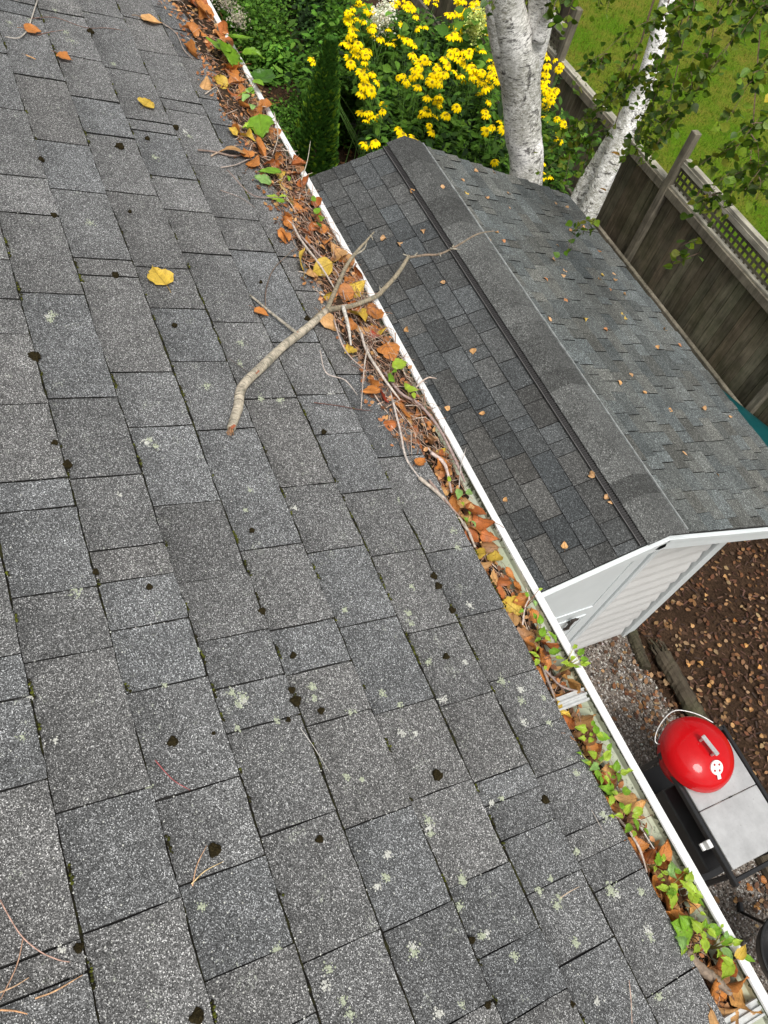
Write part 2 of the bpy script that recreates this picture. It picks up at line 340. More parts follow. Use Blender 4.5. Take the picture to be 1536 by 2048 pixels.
# ------------------------------------------------------------------ shingle builder
def shingles(mb, org, u, v, n, u0, u1, rows, E, joints, thick=.0055, width=(.10, .27), gap=.0030, raised=.0016, jit=.0009, tone=None, cell=.022, ny=4, tuck=.022, lift=None, edgec=None, farw=0, step_shade=False):
    for k in range(rows):
        js = sorted(joints.get(k, []))
        js2 = []
        for j in js:
            if not js2 or j - js2[-1] > .035: js2.append(j)
        full = [u0]; seq = [j for j in js2 if u0 < j < u1] + [u1]
        for j in seq:
            known = bool(js2)
            while j - full[-1] > width[1] * (1.35 if known and full[-1] > js2[0] - 1e-6 and j <= js2[-1] + 1e-6 else 1.0):
                full.append(full[-1] + R_.uniform(*width))
                if j - full[-1] < width[0] * .5: full[-1] = j - width[0] * .6
            if j > full[-1] + .02: full.append(j)
        prev = None
        for a, b in zip(full[:-1], full[1:]):
            rs = R_.random() * raised * 2; g2 = gap * R_.choice([.55, .7, .8, .85, .95]) * (1 + farw * max(0, min(1, (-a - .5) / 2))) / 2
            wdt = b - a; nx = max(2, int(wdt / cell)); us = np.linspace(a + g2, b - g2, nx + 1); base = k * E
            t = tone() if tone else 1.0
            if isinstance(t, (int, float)): t = np.array([t, t, t])
            vs = np.linspace(0, 1, ny + 1) ** 1.0 * (E + tuck)
            top = np.zeros((nx + 1, ny + 1, 3)); wave = R_.uniform(0, 6); wa = R_.uniform(.0002, .0011)
            for i, uu in enumerate(us):
                e0 = R_.gauss(0, jit)
                for q, vv in enumerate(vs):
                    h = (thick + rs) * (1 - vv / (E + tuck)) + .0009 + wa * math.sin(uu * 23 + wave) * (1 - vv / (E + tuck))
                    if lift is not None: h += lift(uu, base + vv) * (1 - vv / (E + tuck))
                    top[i, q] = org + u * (uu + (R_.gauss(0, jit * .6) if i in (0, nx) else 0)) + v * (base + vv + (e0 if q == 0 else 0)) + n * h
            V = top.reshape(-1, 3); w_ = ny + 1
            Fs = [[i * w_ + q, (i + 1) * w_ + q, (i + 1) * w_ + q + 1, i * w_ + q + 1] for i in range(nx) for q in range(ny)]
            shd = np.interp(vs, [0, .02, E * .55, E * .97, E + tuck], [1.07, 1.04, 1.0, .80 if step_shade else 1.0, .7 if step_shade else 1.0])      # shading painted in: darker up against the step above, lighter lower edge
            shd = np.clip(shd[None, :] + N_.normal(0, .035 if step_shade else 0, (nx + 1, len(vs))), .5, 1.3).reshape(-1, 1); mb.add(V, Fs, np.asarray(t) * shd)
            low = V - n * (thick * .75) + v * .0012; low2 = V - v * .0; Vall = np.vstack([low2, low]); o = len(V)   # cut edges: bare black asphalt
            Fs = [[i * w_, o + i * w_, o + (i + 1) * w_, (i + 1) * w_] for i in range(nx)]
            for i in (0, nx):
                for q in range(ny):
                    f = [i * w_ + q, i * w_ + q + 1, o + i * w_ + q + 1, o + i * w_ + q]; Fs.append(f if i == 0 else f[::-1])
            mb.add(Vall, Fs, (.08, .08, .07) if edgec is None else edgec)
    return mb
# ------------------------------------------------------------------ house
E_ = .143
JP = [(29,27),(112,25),(200,31),(271,38),(341,20),(10,112),(76,156),(156,115),(247,141),(315,108),(180,198),(21,220),(115,284),(216,272),(294,243),(307,266),(349,200),(362,223),(391,329),(42,354),(151,382),(260,387),(365,422),(52,428),(378,507),(198,518),(208,552),(318,536),(349,618),(99,587),(18,600),(29,670),(370,724),(281,745),(156,796),(44,809),(393,861),(208,954),(62,962),(73,1021),(255,1095),(352,1009),(99,1187),(378,1164),(297,1250),(333,1370),(31,1400),(260,1159),(68,1323),(429,510),(504,503),(616,582),(465,645),(590,686),(426,724),(686,749),(538,798),(637,790),(673,868),(452,861),(775,914),(614,971),(728,984),(421,1005),(541,1095),(668,1100),(447,1154),(765,1120),(603,1250),(468,1271),(741,1243),(634,1337),(496,1365),(525,1449),(660,1440),(775,1422),(440,1569),(586,1652),(749,1637),(463,1735),(801,1852),(678,1895),(495,1927),(615,2033),(816,1103),(891,1100),(956,1228),(860,1258),(1024,1352),(831,1409),(941,1396),(1076,1453),(995,1549),(1115,1540),(900,1574),(1018,1596),(1052,1663),(1170,1655),(1195,1706),(955,1752),(1104,1766),(1210,1775),(846,1829),(1009,1892),(1167,1907),(1086,2004),(943,2024),(207,1601),(391,1579),(254,1835),(78,1909),(82,1980),(1341,1965)]
def jdict(pts, fn):
    d = {}
    for p in pts:
        u, k = fn(*p); d.setdefault(k, []).append(u)
    return d
def hk(x, y):
    P = roof(x, y, .003) - EV; return P[0], int((P @ EU) // E_)
HJ = jdict(JP, hk)
house = thing('house', 'house with grey asphalt shingle roof and white gutter full of leaves', 'house', (0, -1, 0))
mb = MB()
def htone():
    b = R_.choice([.90, .95, 1.0, 1.0, 1.04, 1.12]) * R_.uniform(.97, 1.03); c = R_.uniform(-.02, .02)
    return np.array([b * (.995 + c), b * 1.0, b * (1.0 - c)])
shingles(mb, EV, np.array([1.0, 0, 0]), EU, NR, -5.2, 2.4, 24, E_, HJ, farw=1.5, step_shade=True, thick=.0046, tone=htone, width=(.13, .27), raised=.0011,
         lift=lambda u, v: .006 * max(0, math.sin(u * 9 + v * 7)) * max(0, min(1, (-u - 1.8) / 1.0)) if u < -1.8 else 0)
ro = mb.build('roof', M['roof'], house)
mb = MB()
dk = lambda y0, z0: None
a, b = EV + EU * .004 - NR * .003, EV + EU * 3.45 - NR * .003
V = [[-5.2, *a[1:]], [2.4, *a[1:]], [2.4, *b[1:]], [-5.2, *b[1:]]]; V2 = [list(np.array(p) - NR * .03) for p in V]
mb.add(V + V2, [[0, 1, 2, 3], [7, 6, 5, 4], [0, 4, 5, 1], [1, 5, 6, 2], [2, 6, 7, 3], [3, 7, 4, 0]])
mb.build('roof_deck', M['under'], house)
mb = MB(); mb.box((-1.4, -2.0, (GZ - .16) / 2), (7.2, 3.0, GZ - .16)); wl = mb.build('wall', M['house_wall'], house)
mb = MB(); mb.box((-1.4, -.27, GZ - .17), (7.5, .46, .02)); mb.build('soffit', M['white'], house)
mb = MB(); mb.box((-1.4, -.032, GZ - .10), (7.6, .02, .15)); mb.build('fascia', M['white'], house)
# far slope of the roof
rb = EV + EU * 3.45
mb = MB(); mb.add([[-5.2, rb[1], rb[2]], [2.4, rb[1], rb[2]], [2.4, rb[1] * 2, GZ], [-5.2, rb[1] * 2, GZ]], [[0, 1, 2, 3]]); mb.build('rear_roof', M['roof'], house)
# gutter
GP = [(-.02, -.002), (-.02, -.092), (.045, -.092), (.062, -.080), (.070, -.050), (.082, -.034), (.0905, -.022), (.0910, -.003)]
GLIP = [(.0910, -.003), (.0925, .001), (.1095, .001), (.1110, -.001), (.1110, -.016), (.1085, -.016), (.101, -.030), (.088, -.040), (.078, -.055), (.070, -.090), (.062, -.098), (-.022, -.098), (-.022, -.002)]
def extr(prof, x0, x1, nx=60, wob=0):
    mb = MB(); xs = np.linspace(x0, x1, nx + 1); V = []
    for x in xs:
        dy = wob * math.sin(x * 3.1) + wob * .5 * math.sin(x * 11)
        for y, z in prof: V.append([x, y + dy * (1 if y > .05 else 0), z + GZ + dy * .5])
    w_ = len(prof); mb.add(V, [[i * w_ + q, (i + 1) * w_ + q, (i + 1) * w_ + q + 1, i * w_ + q + 1] for i in range(nx) for q in range(w_ - 1)])
    return mb
gut = extr(GP, -5.2, 2.4, wob=.0012).build('gutter_trough', M['gut_in'], house)
extr(GLIP, -5.2, 2.4, wob=.0012).build('gutter', M['white'], house)
M['hanger'] = mat_simple('dull_aluminium', (.50, .51, .50), .45, .2, var=.15, scale=60)
def hanger(x):
    mb = MB(); c = np.array([x, .035, GZ - .012])
    mb.box(c, (.030, .112, .003), bev=.001); mb.box(c + [0, 0, .004], (.005, .112, .006)); mb.box(c + [-.012, 0, .003], (.004, .112, .005)); mb.box(c + [.012, 0, .003], (.004, .112, .005))
    return mb.build('gutter_hanger', M['hanger'], house)
for p in [(1150, 1396), (1500, 2026)]: hanger(hz(p[0], p[1], GZ - .01)[0])
for x in (-1.62, -2.5, -3.4): hanger(x)
# ------------------------------------------------------------------ shed
Q = .34; SY, SZ = 2.232, GZ - 1.886; XF, XB = -1.301, -5.044; SE = 1.979
cq, sq = math.cos(Q), math.sin(Q)
shed = thing('garden_shed', 'white garden shed with dark shingle gable roof beside the house', 'shed', (-3.2, SY, 0))
AP = np.array([0, SY, SZ])
NL = np.array([0, -sq, cq]); NRt = np.array([0, sq, cq])
UL = np.array([0, cq, sq]); UR = np.array([0, -cq, sq])          # up the left / right slope
oL = AP - UL * SE; oRt = AP - UR * SE
SV = .176; ROFF = SE - SV - math.floor((SE - SV) / .143) * .143
def shedhit(x, y, n_, org):
    d = ray(x, y); t = ((org - CAM) @ n_) / (d @ n_); return CAM + d * t
SJ = []
for ox, oy, pts in ((620, 260, [(90,470),(260,575),(330,415),(420,265),(540,205),(610,340),(520,440),(440,600),(610,590),(740,560),(680,700),(530,750),(340,730),(290,870),(460,910),(760,840),(850,720),(670,1020),(880,1040),(1020,1015),(980,1210),(790,1215),(560,1210),(1150,1220),(1270,1400),(890,1385),(670,1330),(1120,1440)]),
                    (780, 640, [(200,125),(450,240),(540,50),(740,90),(690,315),(880,325),(590,470),(820,510),(1010,530),(340,420),(520,660),(530,710),(740,670),(800,765),(980,760),(1020,850),(620,855),(850,890),(1200,820),(1280,940),(1140,1035),(1340,1040),(750,1100),(1060,1250),(1330,1300),(1470,1260),(980,1470)]),
                    (940, 840, [(870,490),(370,710),(860,760),(1060,780),(620,760),(480,910),(760,1000),(980,960),(680,1200)])):
    SJ += [(ox + a / 3.84, oy + b / 3.84) for a, b in pts]
def sk(x, y):
    P = shedhit(x, y, NL, AP); s = (AP - P) @ UL; return P[0], int(math.floor((SE - s - ROFF) / .143)) + 1
SJd = jdict(SJ, sk)
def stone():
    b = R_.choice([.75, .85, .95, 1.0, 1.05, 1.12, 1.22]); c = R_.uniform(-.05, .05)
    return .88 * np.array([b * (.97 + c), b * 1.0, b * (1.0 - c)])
stone_lit = lambda: stone() * np.array([1.42, 1.46, 1.40])  # brighter light on the right slope, painted into its tab tone
org = oL + UL * (ROFF - .143)
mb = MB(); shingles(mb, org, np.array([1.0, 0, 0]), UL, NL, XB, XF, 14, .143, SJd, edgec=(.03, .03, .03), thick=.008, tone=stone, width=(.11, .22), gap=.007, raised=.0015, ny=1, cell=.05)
mb.build('roof_slope', M['shed_roof'], shed)
# right slope: laminated tabs with open teeth
mb = MB(); shingles(mb, oRt, np.array([1.0, 0, 0]), UR, NRt, XB, XF, 13, .143, {}, edgec=(.03, .03, .03), thick=.008, tone=stone_lit, width=(.07, .24), gap=.006, raised=.006, ny=1, cell=.05)
mb.build('roof_slope', M['shed_roof'], shed)
mb = MB()
for o_, u_, n_ in ((oL, UL, NL), (oRt, UR, NRt)):
    A = [o_ + u_ * .005 + [XB + .006, 0, 0], o_ + u_ * .005 + [XF - .006, 0, 0], o_ + u_ * SE + [XF - .006, 0, 0], o_ + u_ * SE + [XB + .006, 0, 0]]
    A = [p - n_ * .003 for p in A]; B = [p - n_ * .03 for p in A]
    mb.add(A + B, [[0, 1, 2, 3], [7, 6, 5, 4], [0, 4, 5, 1], [1, 5, 6, 2], [2, 6, 7, 3], [3, 7, 4, 0]])
mb.build('roof_deck', M['under'], shed)
# ridge cap with vent
def cap_prof():
    P = []
    for s in np.linspace(-SV + .035, 0, 6): P.append(AP + UL * s * 1 + NL * .030)
    P = [AP - UL * s + NL * .030 for s in (SV - .035, .10, .05, .02)] + [AP + [0, 0, .033]] + [AP - UR * s + NRt * .030 for s in (.02, .05, .10, .155)]
    return P
mb = MB(); prof = cap_prof(); nx = 26; xs = np.linspace(XB - .01, XF + .004, nx + 1)
for i in range(nx):
    b = R_.choice([.75, .9, 1, 1.1, 1.2, 1.3]); x0, x1 = xs[i], xs[i + 1] + .012
    V = []
    for x, h in ((x0, .000), (x1, .0018)):
        for p in prof: V.append(p + np.array([x, 0, h]))
    V += [v_ - np.array([0, 0, .006]) for v_ in V]
    w_ = len(prof); o = 2 * w_
    Fs = [[q, w_ + q, w_ + q + 1, q + 1] for q in range(w_ - 1)] + [[w_ + q, o + w_ + q, o + w_ + q + 1, w_ + q + 1] for q in range(w_ - 1)] + [[0, o, o + w_, w_], [w_ - 1, 2 * w_ - 1, o + 2 * w_ - 1, o + w_ - 1]]
    mb.add(V, Fs, (b * 1.02, b * 1.04, b * 1.01))
mb.build('ridge_cap', M['shed_roof'], shed)
vent = MB()
c = AP - UL * (SV - .018) + NL * .012; rotL = np.array([[1, 0, 0], [0, cq, -sq], [0, sq, cq]])
vent.box(c + [(XF + XB) / 2, 0, 0], (XF - XB - .01, .034, .008), rotL)
lip = AP - UL * (SV + .002) + NL * .016; vent.box(lip + [(XF + XB) / 2, 0, 0], (XF - XB - .01, .004, .020), rotL, col=(6, 6, 6))
for x in np.arange(XB + .02, XF, .016): vent.box(c + NL * .006 + [x, 0, 0], (.004, .032, .010), rotL, col=(2.2, 2.2, 2.2))
M['vent'] = mat_simple('vent_plastic', (.018, .017, .017), .5, usecol=True)
vent.build('ridge_vent', M['vent'], shed)
mb = MB(); cr = AP - UR * .168 + NRt * .026; rotR = np.array([[1, 0, 0], [0, cq, sq], [0, -sq, cq]])
mb.box(cr + [(XF + XB) / 2, 0, 0], (XF - XB - .02, .012, .016), rotR); mb.build('ridge_trim', mat_simple('weathered_trim', (.25, .26, .26), .6, var=.5, scale=22), shed)
# fascia, walls
WX, WX2, WY0, WY1 = -1.55, -4.8, .88, 3.58
def zr(y): return SZ - abs(y - SY) * sq / cq - .035
mb = MB()
for sgn, u_, n_, rt in ((-1, UL, NL, rotL), (1, UR, NRt, rotR)):
    for x in (XF + .008, XB - .008):
        mid = AP - u_ * (SE / 2) - n_ * .068 + [x if x > -3 else x + .06, 0, 0]; mb.box(mid, (.02, SE + .0, .12), rt, bev=.003)
        mb.box(mid + n_ * .045 + [.014 if x > -3 else -.014, 0, 0], (.012, SE, .03), rt, bev=.002)
    e = AP - u_ * (SE + .012) - n_ * .062; mb.box(e + [(XF + XB) / 2, 0, 0], (XF - XB + .03, .02, .10), rt)
mb.build('fascia', M['shed_white'], shed)
mb = MB()
for sgn, u_, n_, rt in ((-1, UL, NL, rotL), (1, UR, NRt, rotR)):
    mid = AP - u_ * (SE / 2) - n_ * .042; mb.box(mid + [(XF + WX) / 2 - .02, 0, 0], (.24, SE - .02, .012), rt)
mb.build('soffit', M['shed_white'], shed)
mb = MB()
V = [[WX, WY0, 0], [WX, WY1, 0], [WX, WY1, zr(WY1)], [WX, SY, zr(SY)], [WX, WY0, zr(WY0)]]; V += [[WX2, *p[1:]] for p in V]
mb.add(V, [[0, 1, 2, 3, 4], [9, 8, 7, 6, 5], [0, 4, 9, 5], [1, 6, 7, 2], [2, 7, 8, 3], [3, 8, 9, 4], [0, 5, 6, 1]]); mb.build('wall', M['siding'], shed)
def lap(y0, y1, x, zt, sgn=1, pitch=.165):
    mb = MB(); z = .06
    while z < zt(y0) or z < zt(y1):
        ya, yb = y0, y1
        h = min(pitch, max(zt(y0), zt(y1)) - z)
        if h <= .01: break
        # trim to the gable
        def yl(zz): return [y for y in (y0, y1)]
        P = []
        za, zb = z, z + h
        lo0, lo1 = (y0, y1)
        if zt(y1) < zb: hi1 = SY + max(0, (SZ - .035 - zb)) * cq / sq if zt(y1) < zb else y1
        else: hi1 = y1
        lo1b = y1 if zt(y1) >= za else SY + max(0, (SZ - .035 - za)) * cq / sq
        hi1 = min(hi1, y1); lo1b = min(lo1b, y1)
        P = [[x + .030, y0, za], [x + .030, lo1b, za], [x + .027, lo1b, za + h * .30], [x + .004, hi1, zb], [x + .004, y0, zb], [x + .027, y0, za + h * .30], [x, y0, za], [x, lo1b, za]]
        mb.add(P, [[0, 1, 2, 5], [5, 2, 3, 4], [6, 7, 1, 0]])
        z += pitch
    return mb
lap(2.80, 3.478, WX, zr).build('siding', M['siding'], shed, smooth=False)
mb = MB(); mb.box((WX + .030, 3.548, zr(3.5) / 2 - .02), (.045, .10, zr(3.55) - .04), bev=.004); mb.box((WX - .03, 3.602, zr(3.58) / 2 - .03), (.10, .035, zr(3.6) - .06), bev=.004)
mb.build('corner_trim', M['shed_white'], shed)
for yy in (2.775, 1.62):
    mb = MB(); mb.box((WX + .022, yy, (zr(yy) - .1) / 2), (.046, .05, zr(yy) - .1), bev=.004); mb.build('door_trim', M['shed_white'], shed)
door = MB(); dz = 2.02
door.box((WX + .014, 2.198, dz / 2 + .03), (.026, 1.09, dz), bev=.004)
for z in (.25, .95, 1.10, 1.80): door.box((WX + .031, 2.198, z + .03), (.008, .86, .016), bev=.002)
for y in (1.78, 2.62): door.box((WX + .031, y, .63), (.008, .016, .70), bev=.002); door.box((WX + .031, y, 1.48), (.008, .016, .70), bev=.002)
dob = door.build('door', M['shed_white'], shed)
hp = hit(1140, 1249, 0, WX + .06)
mb = MB(); mb.box(hp + [-.018, 0, 0], (.03, .022, .022), bev=.004); mb.box(hp, (.02, .028, .15), bev=.006); mb.box(hp + [0, 0, .075], (.022, .055, .025), bev=.006); mb.box(hp - [0, 0, .075], (.022, .055, .025), bev=.006)
lk = hit(1153, 1237, 0, WX + .03); mb.box(lk, (.03, .03, .03), bev=.008); dh = mb.build('door_handle', M['brown_metal'])
def setpar(ch, par):
    bpy.context.view_layer.update(); ch.parent = par; ch.matrix_parent_inverse = par.matrix_world.inverted()
setpar(dh, dob)
# ------------------------------------------------------------------ fence
FY = 6.62
fence = thing('wooden_fence', 'weathered board fence with lattice top between the shed and the lawn', 'fence', (-7, FY, 0))
mb = MB(); x = -14.0
while x < -1.0:
    w_ = .128 + R_.uniform(-.006, .006); t = R_.uniform(.75, 1.2); g_ = R_.uniform(.9, 1.05)
    mb.box((x + w_ / 2, FY + R_.uniform(-.003, .003), .56 + R_.uniform(-.01, .01)), (w_, .02, 1.10), col=(t, t * g_, t * g_ * .95)); x += w_ + R_.uniform(.004, .009)
mb.build('board_panel', M['wood_fence'], fence)
PX = [-3.42, -6.07, -8.72, -11.4]
for i, x in enumerate(PX):
    mb = MB(); mb.box((x, FY - .055, .925), (.092, .092, 1.85), bev=.006); mb.build('post', M['wood_post'], fence)
mb = MB(); mb.box((-7.5, FY - .065, 1.13), (13, .04, .10), bev=.004); mb.build('rail', M['wood_post'], fence)
mb = MB(); mb.box((-7.5, FY - .01, 1.195), (13, .10, .03), bev=.004); mb.build('cap_rail', M['wood_cap'], fence)
mb = MB(); mb.box((-7.5, FY - .16, .085), (13, .055, .14), bev=.008); mb.build('kickboard', M['wood_post'], fence)
for (xa, xb) in ((-6.02, -1.0), (-14, -8.78)):
    mb = MB(); mb.box(((xa + xb) / 2, FY - .02, 1.53), (xb - xa, .075, .045), bev=.004); mb.box(((xa + xb) / 2, FY - .055, 1.48), (xb - xa, .02, .06)); mb.build('top_rail', M['wood_cap'], fence)
    mb = MB(); n_ = int((xb - xa) / .085)
    for i in range(n_): mb.box((xa + .03 + i * .085, FY - .018, 1.345), (.03, .007, .29))
    for z in (1.25, 1.33, 1.41): mb.box(((xa + xb) / 2, FY - .026, z), (xb - xa, .007, .03))
    mb.build('lattice', M['wood_fence'], fence)
# moss along the kickboard
# ------------------------------------------------------------------ teal hull
mb = MB(); V = []; OE = smooth_path([hz(*p, .25) for p in ((1390, 712), (1415, 738), (1445, 762), (1485, 794), (1540, 838), (1620, 900), (1760, 1010), (1900, 1130))], 4); nO = len(OE)
for i, p in enumerate(OE):
    t = i / (nO - 1); wd = 1.0 * math.sin(min(1, t * 2.2 + .03) * math.pi / 2) * (1 if t < .85 else (1 - (t - .85) / .16))
    for a in np.linspace(0, math.pi, 13): V.append([p[0] - .05 * (1 - math.cos(a)), p[1] - wd * (1 - math.cos(a)) / 2, .02 + .23 * math.sin(a) ** .35 * (1 if t > .04 else .8)])
mb.add(V, [[i * 13 + q, i * 13 + q + 1, (i + 1) * 13 + q + 1, (i + 1) * 13 + q] for i in range(nO - 1) for q in range(12)])
tag(mb.build('upturned_hull', M['teal'], smooth=True), 'teal plastic hull lying upside down between the shed and the fence', 'boat hull')
# ------------------------------------------------------------------ timbers
def timber(name, x0, x1, y0, y1, z, r, label, broken=False):
    mb = MB(); n = 16; P = [[x0 + (x1 - x0) * i / n, y0 + (y1 - y0) * i / n + R_.uniform(-.006, .006), z + R_.uniform(-.004, .004)] for i in range(n + 1)]
    tube(mb, P, [r * R_.uniform(.93, 1.05) for _ in P], n=10, sub=2, jit=.05)
    if broken:
        for k in range(26):
            a = R_.uniform(0, 2 * math.pi); rr = r * R_.uniform(.2, 1.0); L_ = R_.uniform(.06, .24)
            b = np.array([x0 + .03, y0 + rr * math.cos(a), z + rr * math.sin(a)]); tube(mb, [b, b + [-L_ * .6, R_.uniform(-.02, .02), R_.uniform(-.01, .01)], b + [-L_, R_.uniform(-.05, .05), R_.uniform(-.02, .02)]], [.014, .009, .002], n=4, sub=1)
    return tag(mb.build(name, M['timber']), label, 'timber', 'timbers edging the gravel path')
timber('landscape_timber', -1.22, -.35, 3.74, 3.70, .075, .075, 'mossy timber with a splintered end near the shed corner', True)
timber('landscape_timber', -.33, 3.2, 3.64, 3.30, .06, .078, 'long grey timber running under the grill table')
timber('landscape_timber', -1.53, -1.16, 3.60, 3.52, .06, .05, 'short rotten split timber touching the shed corner', True)
mb = MB(); p0, p1 = hz(678, 190, .05), hz(735, 305, .05); tube(mb, [p0 - (p1 - p0) * .2, (p0 + p1) / 2, p1 + (p1 - p0) * .4], .055, n=8, jit=.04)
tag(mb.build('landscape_timber', M['wood_cap']), 'pale grey timber on the mulch beside the conical evergreen', 'timber')
# ------------------------------------------------------------------ leaf templates
def simple_leaf(a=.5, fold=.12, lobes=False):
    V = np.array([[0, 0, 0], [.28, a * .5, fold], [.62, a * .42, fold * .8], [1, 0, -.05], [.62, -a * .42, fold * .8], [.28, -a * .5, fold], [.5, 0, 0]])
    return V, np.array([[0, 6, 1], [1, 6, 2], [2, 6, 3], [3, 6, 4], [4, 6, 5], [5, 6, 0]])
def cols(n, palette, var=.2):
    p = np.array(palette, float); i = N_.integers(0, len(p), n); return p[i] * N_.uniform(1 - var, 1 + var, (n, 1)) * N_.uniform(.93, 1.07, (n, 3))
def cloud(name, P, size, palette, mat, parent=None, tilt=1.0, tmpl=None, up=(0, 0, 1), var=.25, aspect=1.0):
    P = np.asarray(P); n = len(P); tV, tT = tmpl or simple_leaf(.62)
    s = N_.uniform(size * .6, size * 1.25, n); S = np.stack([s, s * aspect, s], 1)
    V, T, c, tc = scatter(tV, tT, rot_rand(n, tilt, up), S, P, cols(n, palette, var))
    return tri_mesh(name, V, T, c, mat, parent, tc)
GREEN = [(.07, .17, .014), (.10, .23, .02), (.05, .12, .012), (.14, .29, .03)]
GDARK = [(.022, .06, .010), (.035, .09, .014), (.016, .042, .008)]
GLT = [(.12, .30, .03), (.17, .36, .04), (.09, .24, .03)]
# ------------------------------------------------------------------ shrubs and bed plants
def shrub(name, label, cat, base, R, H, n, size, pal, seed=0, stems=8, group=None, flat=.0, aspect=1.0, hollow=.45):
    t = thing(name, label, cat, (base[0], base[1], 0), group)
    rg = np.random.default_rng(seed + 11); k_ = 26
    cc = rg.normal(0, 1, (k_, 3)); cc /= np.linalg.norm(cc, axis=1)[:, None]; cc[:, 2] = np.abs(cc[:, 2]); cc *= rg.uniform(.45, .85, (k_, 1))
    idx = rg.integers(0, k_, n); P = cc[idx] + rg.normal(0, .17, (n, 3)); P[:, 2] = np.maximum(P[:, 2], .02)
    P = P * [R, R, H] + [base[0], base[1], .02]
    cloud('foliage', P, size, pal, M['fleaf'], t, tilt=.8, aspect=aspect)
    mb = MB()
    for i in range(stems):
        q = cc[i % k_] * [R, R, H] + [base[0], base[1], 0]; tube(mb, [[base[0] + rg.uniform(-.05, .05), base[1] + rg.uniform(-.05, .05), -.02], (q + [base[0], base[1], 0]) / 2 + [0, 0, .05], q], [.012, .008, .003], n=5, sub=2, col=(.09, .06, .04))
    mb.build('stem', M['twig'], t); return t
b1 = hz(560, 15, .5); b2 = hz(470, 30, .5)
shrub('leafy_shrub', 'dark green rounded shrub at the top left beyond the gutter', 'shrub', hz(590, -55, .6), .85, 1.5, 6000, .075, GDARK + GREEN[:2], 1)
shrub('leafy_shrub', 'mid green shrub partly hidden behind the far end of the gutter', 'shrub', hz(490, 40, .5), .75, 1.1, 4200, .06, GREEN, 2)
shrub('leafy_shrub', 'small bright green leafy bush at the edge of the mulch', 'shrub', hz(560, 110, .3), .42, .6, 1000, .085, GLT, 3)
shrub('leafy_shrub', 'very dark tall shrub between the rounded shrub and the yellow flowers', 'shrub', hz(655, 15, 1.0), .45, 1.6, 4500, .07, GDARK, 4)
shrub('leafy_shrub', 'light green bushy plant at the left edge of the yellow flowers', 'shrub', hz(665, 60, 1.3), .52, 1.9, 3800, .075, GLT + GREEN, 5)
shrub('leafy_shrub', 'light green low plant right behind the tip of the conical evergreen', 'shrub', hz(695, 150, .5), .3, .9, 1200, .07, GLT + GREEN, 15)
shrub('ground_cover_plant', 'low loose green plant left of the conical evergreen', 'plant', hz(590, 225, .1), .42, .3, 650, .05, GREEN + [(.05, .07, .02)], 6)
shrub('ground_cover_plant', 'sparse low green plant against the base of the evergreen', 'plant', hz(590, 262, .1), .55, .4, 1300, .05, GREEN + GLT, 7)
# hydrangea with cream heads near the gutter's far end
for i, (px, py, lab) in enumerate(((462, 8, 'cream hydrangea flower heads beside the far end of the gutter'),)):
    t = shrub('hydrangea', lab, 'shrub', hz(445, 25, .5), .5, .9, 1500, .09, GREEN, 8)
    for (a, b) in ((452, 5), (478, 38), (440, -15)):
        c = hz(a, b, .95); P = c + N_.normal(0, .055, (260, 3)); cloud('blossoms', P, .03, [(.50, .46, .33), (.42, .40, .26), (.55, .5, .42)], M['fleaf'], t)
# arborvitae
ab = hz(655, 130, 2.2); AH = 2.35
arb = thing('conical_evergreen', 'slim conical evergreen between the gutter and the shed roof', 'tree', (ab[0], ab[1], 0))
n = 15000; h = N_.uniform(0, 1, n) ** 1.25; a = N_.uniform(0, 2 * np.pi, n); rr = .35 * (1 - h) ** .80 * (1 + .10 * np.sin(a * 5 + h * 9)) * N_.uniform(.72, 1.04, n) + .012
P = np.stack([ab[0] + rr * np.cos(a), ab[1] + rr * np.sin(a), .05 + h * AH], 1)
up_ = np.stack([np.cos(a) * .75, np.sin(a) * .75, np.ones(n)], 1); up_ /= np.linalg.norm(up_, axis=1)[:, None]
side = np.stack([-np.sin(a), np.cos(a), np.zeros(n)], 1); tw = N_.uniform(-1.0, 1.0, n)[:, None]; nr = np.cross(up_, side); sd_ = side * np.cos(tw) + nr * np.sin(tw); nr = np.cross(up_, sd_)
tV = np.array([[0, -.13, 0], [.5, -.32, .04], [1, 0, 0], [.5, .32, .04], [0, .13, 0], [.45, 0, -.05]]); tT = np.array([[0, 5, 4], [0, 1, 5], [1, 2, 5], [5, 2, 3], [5, 3, 4]])
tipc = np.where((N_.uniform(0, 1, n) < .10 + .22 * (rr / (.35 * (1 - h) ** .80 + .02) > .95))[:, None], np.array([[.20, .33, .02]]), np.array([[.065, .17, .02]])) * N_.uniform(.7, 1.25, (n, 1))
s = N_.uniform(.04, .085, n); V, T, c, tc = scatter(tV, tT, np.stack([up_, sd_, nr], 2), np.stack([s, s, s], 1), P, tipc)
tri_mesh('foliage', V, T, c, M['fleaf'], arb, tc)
mb = MB(); tube(mb, [[ab[0], ab[1], 0], [ab[0], ab[1], 2.2]], [.04, .01], n=6, sub=1, col=(.08, .05, .03)); mb.build('trunk', M['twig'], arb)
